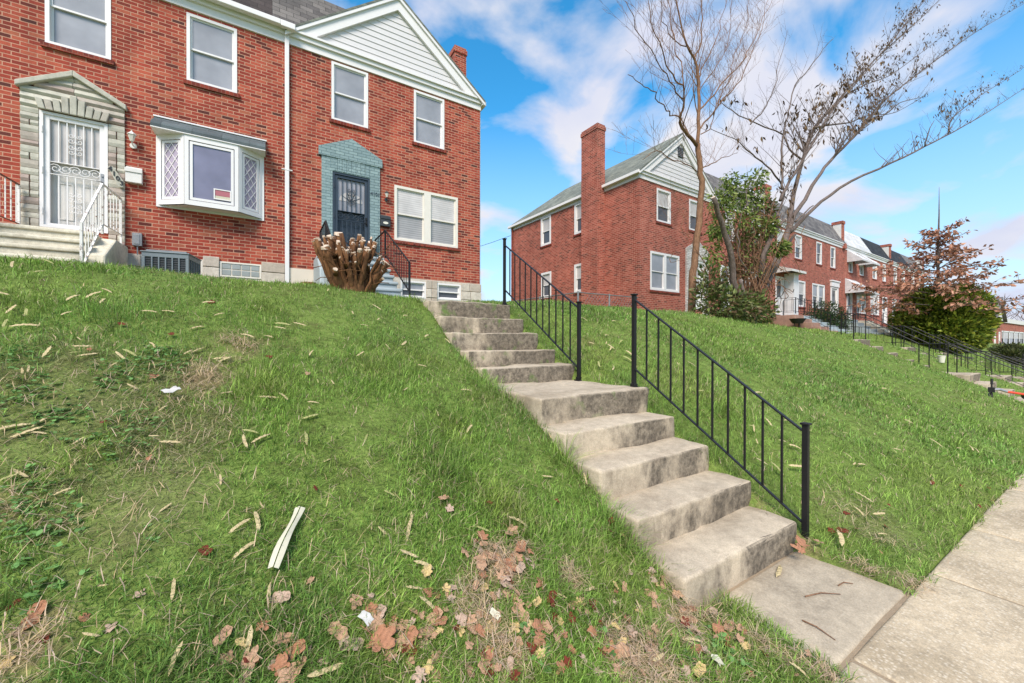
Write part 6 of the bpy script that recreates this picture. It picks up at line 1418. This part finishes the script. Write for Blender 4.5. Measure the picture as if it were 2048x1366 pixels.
for kk in DRY:
    for s_ in range(4):
        o = leaf_shape(hash_ := (s_*13+ord(kk)), (0, 3, 1, 2)[s_]).build('fallen_leaf', DRY[kk]); weld(o); protos[kk, s_] = o.data; bpy.data.objects.remove(o)
def on_ground(o, x, y, lift, spin, tilt, s):
    e = .05; n = Vector((-(gz(x+e,y)-gz(x-e,y))/(2*e), -(gz(x,y+e)-gz(x,y-e))/(2*e), 1)).normalized()
    n = (n+Vector(tilt)).normalized(); q = n.to_track_quat('Z', 'Y'); q = q @ Matrix.Rotation(spin, 3, 'Z').to_quaternion()
    o.rotation_mode = 'QUATERNION'; o.rotation_quaternion = q; o.location = (x, y, gz(x, y)+lift); o.scale = (s, s, s)
LAB = {'t': 'small tan curled dry leaf lying in the lawn grass', 'p': 'small pinkish pale dry leaf lying in the lawn grass', 'o': 'rust-orange dry leaf lying in the lawn grass', 'r': 'dark red-brown dry leaf lying in the lawn grass', 'y': 'straw-yellow dry leaf lying in the lawn grass'}
GRP = {'t': 'tan dry leaves on the lawn', 'p': 'pinkish dry leaves on the lawn', 'o': 'rust dry leaves on the lawn', 'r': 'dark red dry leaves on the lawn', 'y': 'straw-yellow dry leaves on the lawn'}
rs = random.Random(19)
def leaf_at(x, y, kk, s, lift=.035, tilt=.5, label=None, var=None, group=True):
    o = bpy.data.objects.new('fallen_leaf', protos[kk, rs.randrange(4) if var is None else var]); COL.objects.link(o)
    on_ground(o, x, y, lift, rs.uniform(0, 6.28), (rs.uniform(-tilt,tilt), rs.uniform(-tilt,tilt)-.12, 0), s)
    tag(o, label or LAB[kk], 'leaf', GRP[kk] if group else None); return o
for x, y, kk in LEAVES: leaf_at(x, y, kk, rs.uniform(.04, .075) if kk in 'ry' else rs.choice([.04,.05,.06,.065,.075,.09])*rs.uniform(.85,1.15), rs.uniform(.012,.04), .45)
leaf_at(.346, 1.48, 'o', .15, .05, .25, 'largest orange maple-like leaf lying at the bottom of the photo', 0, False)
leaf_at(.46, 1.33, 'p', .09, .05, .3, 'pale pink leaf just below the largest orange leaf', 1, False)
leaf_at(3.12, 1.235, 'o', .14, .05, .45, 'orange leaf leaning on the foot of the lower handrail', 0, False)
leaf_at(3.02, 1.195, 'o', .13, .045, .35, 'orange leaf on the slab corner before the lower handrail foot', 1, False)
leaf_at(3.25, 1.19, 't', .10, .05, .4, 'tan leaf right of the orange leaves by the lower handrail foot', 2, False)
def pod_shape(seed):
    rs_ = random.Random(seed); m = MB(); n = 14; top = []; bot = []; bend = rs_.uniform(-.06,.06)
    for i in range(n+1):
        f = i/n; x = f-.5; wv = .072*min(1, 5*f+.1, 5*(1-f)+.15)*(1+.12*math.sin(i*2.3+seed)); c = bend*(4*x*x-1); zz = .03+.05*math.sin(f*3.1)+.015*math.sin(i*1.9)
        top.append((x, c+wv, zz)); bot.append((x, c-wv, zz+.01))
    for i in range(n):
        mid0 = tuple((a_+b_)/2+(0 if k < 2 else .018*(i % 2)) for k, (a_, b_) in enumerate(zip(top[i], bot[i]))); mid1 = tuple((a_+b_)/2+(0 if k < 2 else .018*((i+1) % 2)) for k, (a_, b_) in enumerate(zip(top[i+1], bot[i+1])))
        m.face([bot[i], bot[i+1], mid1, mid0]); m.face([mid0, mid1, top[i+1], top[i]])
    return m
POD = [m_dry('cream_pod', hexc('b09c70'), hexc('d3c398')), m_dry('greenish_pod', hexc('8f8f52'), hexc('b5b37c'))]
pods = []
for s_ in range(6):
    o = pod_shape(s_).build('seed_pod', POD[1 if s_ == 5 else 0]); weld(o); pods.append(o.data); bpy.data.objects.remove(o)
for x, y in [p[:2] for p in PODS]:
    q = rs.randrange(6); o = bpy.data.objects.new('seed_pod', pods[q]); COL.objects.link(o); dist = math.hypot(x, y)
    on_ground(o, x, y, rs.uniform(.015,.038) if dist < 4 else rs.uniform(.045,.07), rs.uniform(0, 6.28), (rs.uniform(-.15,.15), rs.uniform(-.3,.0), 0), rs.uniform(.045, .12) if dist < 4 else rs.uniform(.07, .15))
    tag(o, 'flat greenish seed pod lying in the lawn grass' if q == 5 else 'flat cream seed pod lying in the lawn grass', 'seed pod', 'greenish seed pods on the lawn' if q == 5 else 'cream seed pods on the lawn')
def special_pod(x, y, s, spin, label, zz=None, q=0):
    o = bpy.data.objects.new('seed_pod', pods[q]); COL.objects.link(o); on_ground(o, x, y, .05, spin, (0,-.1,0), s); 
    if zz is not None: o.location.z = zz; o.rotation_quaternion = Matrix.Rotation(spin, 3, 'Z').to_quaternion()
    tag(o, label, 'seed pod')
special_pod(2.80, 1.235, .17, .3, 'brown-cream pod lying on the slab at the foot of the bottom step', .004)
special_pod(3.42, 1.12, .19, .9, 'large cream pod by the lower handrail foot, right of the orange leaves')
# torn strip of pale card
t = thing('card_strip', 'long torn strip of cream card lying in the left lawn grass', 'card', (.075, 1.945, gz(.075, 1.945)+.055))
m = MB(); L_ = .30
for i in range(8):
    f0, f1 = i/8, (i+1)/8; z0 = .012*math.sin(f0*5); z1 = .012*math.sin(f1*5); w0 = .021+.004*math.sin(f0*7); w1 = .021+.004*math.sin(f1*7)
    m.prism([(-w0,(f0-.5)*L_,z0),(0,(f0-.5)*L_,z0+.010),(0,(f1-.5)*L_,z1+.010),(-w1,(f1-.5)*L_,z1)], (0,0,.0025)); m.prism([(.003,(f0-.5)*L_,z0+.006),(w0*.9,(f0-.5)*L_,z0-.004),(w1*.9,(f1-.5)*L_,z1-.004),(.003,(f1-.5)*L_,z1+.006)], (0,0,.0025))
m.build('sheet', M['paper'], t); t.rotation_euler = (R(27), 0, R(-24))
def scrap(name, label, x, y, s, mat, seed, cat):
    rs_ = random.Random(seed); m = MB(); g = [[(i/4-.5+rs_.uniform(-.08,.08), (j/3-.5)*.6+rs_.uniform(-.06,.06), rs_.uniform(-.12,.12)) for j in range(4)] for i in range(5)]
    for i in range(4):
        for j in range(3): m.face([g[i][j], g[i+1][j], g[i+1][j+1], g[i][j+1]])
    o = m.build(name, M[mat]); weld(o); on_ground(o, x, y, .05, rs_.uniform(0,3), (0,-.1,0), s); tag(o, label, cat)
scrap('foil_scrap', 'crumpled silvery wrapper on the left lawn', -.49, 3.09, .075, 'plastic', 1, 'wrapper')
scrap('paper_scrap', 'white paper scrap on a tan leaf near the bottom of the lawn', .80, 1.41, .045, 'paper', 2, 'paper')
scrap('plastic_scrap', 'crumpled clear plastic scrap at the bottom of the lawn', .32, 1.56, .05, 'plastic', 3, 'plastic')
scrap('paper_scrap', 'bent white paper sliver in the grass left of the slab', 1.68, .98, .05, 'paper', 4, 'paper')
# twigs blown onto the slab
for i, (a_, b_) in enumerate((((2.66,1.03),(2.86,.93)), ((2.42,.95),(2.40,.80)), ((2.95,.97),(3.05,.93)))):
    m = MB(); p = Vector((*a_, .008)); q = Vector((*b_, .008)); m.tube([p, p.lerp(q,.5)+Vector((.012,.012,.004)), q], [.004,.0035,.002], 5)
    tag(m.build('twig', M['bark_brown']), ('longest dry twig lying across the slab', 'curved thin twig on the left of the slab', 'short twig on the slab near the sidewalk joint')[i], 'twig')

# ------------------------------------------------------------------ camera, light, sky
cam = bpy.data.cameras.new('camera'); co = bpy.data.objects.new('camera', cam); COL.objects.link(co)
co.location = (0, 0, 1.5); co.rotation_euler = (R(90-.24), R(-.1), R(-31.95))
cam.sensor_fit = 'HORIZONTAL'; cam.sensor_width = 36; cam.lens = 36*785.15/2048; cam.clip_start = .05; cam.clip_end = 3000
sc.camera = co
SUN_EL, SUN_AZ = 46, 222          # elevation, compass bearing from +Y clockwise: behind the camera, to the left
sun = bpy.data.lights.new('sun', 'SUN'); so = bpy.data.objects.new('sun', sun); COL.objects.link(so)
sun.energy = 3.1; sun.angle = R(24); sun.color = (1.0, .90, .80)
a = R(SUN_AZ); d = Vector((math.sin(a)*math.cos(R(SUN_EL)), math.cos(a)*math.cos(R(SUN_EL)), math.sin(R(SUN_EL))))
so.rotation_euler = (-d).to_track_quat('-Z', 'Y').to_euler(); so.location = d*50
w = bpy.data.worlds.new('World'); sc.world = w; w.use_nodes = True; t = w.node_tree
bg = t.nodes['Background']; sky = t.nodes.new('ShaderNodeTexSky'); sky.sky_type = 'NISHITA'; sky.sun_disc = False
sky.sun_elevation = R(SUN_EL); sky.sun_rotation = R(SUN_AZ); sky.air_density = 1.0; sky.dust_density = .4; sky.ozone_density = 2.5
def wn(kind, **kw):
    n = t.nodes.new(kind)
    for k, v in kw.items(): setattr(n, k, v)
    return n
def lk(a, b): t.links.new(a, b)
tc = wn('ShaderNodeTexCoord'); sp = wn('ShaderNodeSeparateXYZ'); lk(tc.outputs['Generated'], sp.inputs[0])
zz = wn('ShaderNodeMath', operation='MAXIMUM'); lk(sp.outputs[2], zz.inputs[0]); zz.inputs[1].default_value = 0
zp = wn('ShaderNodeMath', operation='ADD'); lk(zz.outputs[0], zp.inputs[0]); zp.inputs[1].default_value = .32
inv = wn('ShaderNodeMath', operation='DIVIDE'); inv.inputs[0].default_value = 1; lk(zp.outputs[0], inv.inputs[1])
pr = wn('ShaderNodeVectorMath', operation='SCALE'); lk(tc.outputs['Generated'], pr.inputs[0]); lk(inv.outputs[0], pr.inputs['Scale'])
mp = wn('ShaderNodeMapping'); lk(pr.outputs[0], mp.inputs[0]); mp.inputs['Location'].default_value = (0.7, 1.1, 0); mp.inputs['Scale'].default_value = (1.0, 1.0, 1.35)
n1 = wn('ShaderNodeTexNoise'); lk(mp.outputs[0], n1.inputs['Vector']); n1.inputs['Scale'].default_value = 2.35; n1.inputs['Detail'].default_value = 7; n1.inputs['Roughness'].default_value = .5; n1.inputs['Distortion'].default_value = .35
cr = wn('ShaderNodeValToRGB'); lk(n1.outputs[0], cr.inputs[0]); cr.color_ramp.elements[0].position = .445; cr.color_ramp.elements[1].position = .57
hz = wn('ShaderNodeMapRange'); lk(sp.outputs[2], hz.inputs[0]); hz.inputs[1].default_value = .0; hz.inputs[2].default_value = .50; hz.inputs[3].default_value = .95; hz.inputs[4].default_value = 0
n2 = wn('ShaderNodeTexNoise'); lk(mp.outputs[0], n2.inputs['Vector']); n2.inputs['Scale'].default_value = 3.1; n2.inputs['Detail'].default_value = 5
cc = wn('ShaderNodeValToRGB'); lk(n2.outputs[0], cc.inputs[0]); cc.color_ramp.elements[0].position = .3; cc.color_ramp.elements[0].color = (.72,.77,.97,1); cc.color_ramp.elements[1].position = .68; cc.color_ramp.elements[1].color = (.94,.93,.98,1)
cs = wn('ShaderNodeVectorMath', operation='SCALE'); lk(cc.outputs[0], cs.inputs[0]); cs.inputs['Scale'].default_value = 4.8
hs = wn('ShaderNodeHueSaturation'); hs.inputs['Saturation'].default_value = 1.36; hs.inputs['Value'].default_value = 1.45; hs.inputs['Hue'].default_value = .486; lk(sky.outputs[0], hs.inputs['Color'])
mm = wn('ShaderNodeMix', data_type='RGBA'); 
hm = wn('ShaderNodeMix', data_type='RGBA'); lk(hz.outputs[0], hm.inputs[0]); lk(hs.outputs[0], hm.inputs[6]); hm.inputs[7].default_value = (3.2, 4.1, 5.2, 1)   # pale air low over the roofs
lk(cr.outputs[0], mm.inputs[0]); lk(hm.outputs[2], mm.inputs[6]); lk(cs.outputs[0], mm.inputs[7])
lk(mm.outputs[2], bg.inputs['Color']); bg.inputs['Strength'].default_value = .12
vs = sc.view_settings; sc.display_settings.display_device = 'sRGB'; vs.view_transform = 'Standard'; vs.look = 'None'; vs.gamma = 1; vs.exposure = 0.72
try: vs.use_curve_mapping = False
except Exception: pass
sc.cycles.max_bounces = 6; sc.cycles.diffuse_bounces = 3; sc.cycles.use_denoising = True
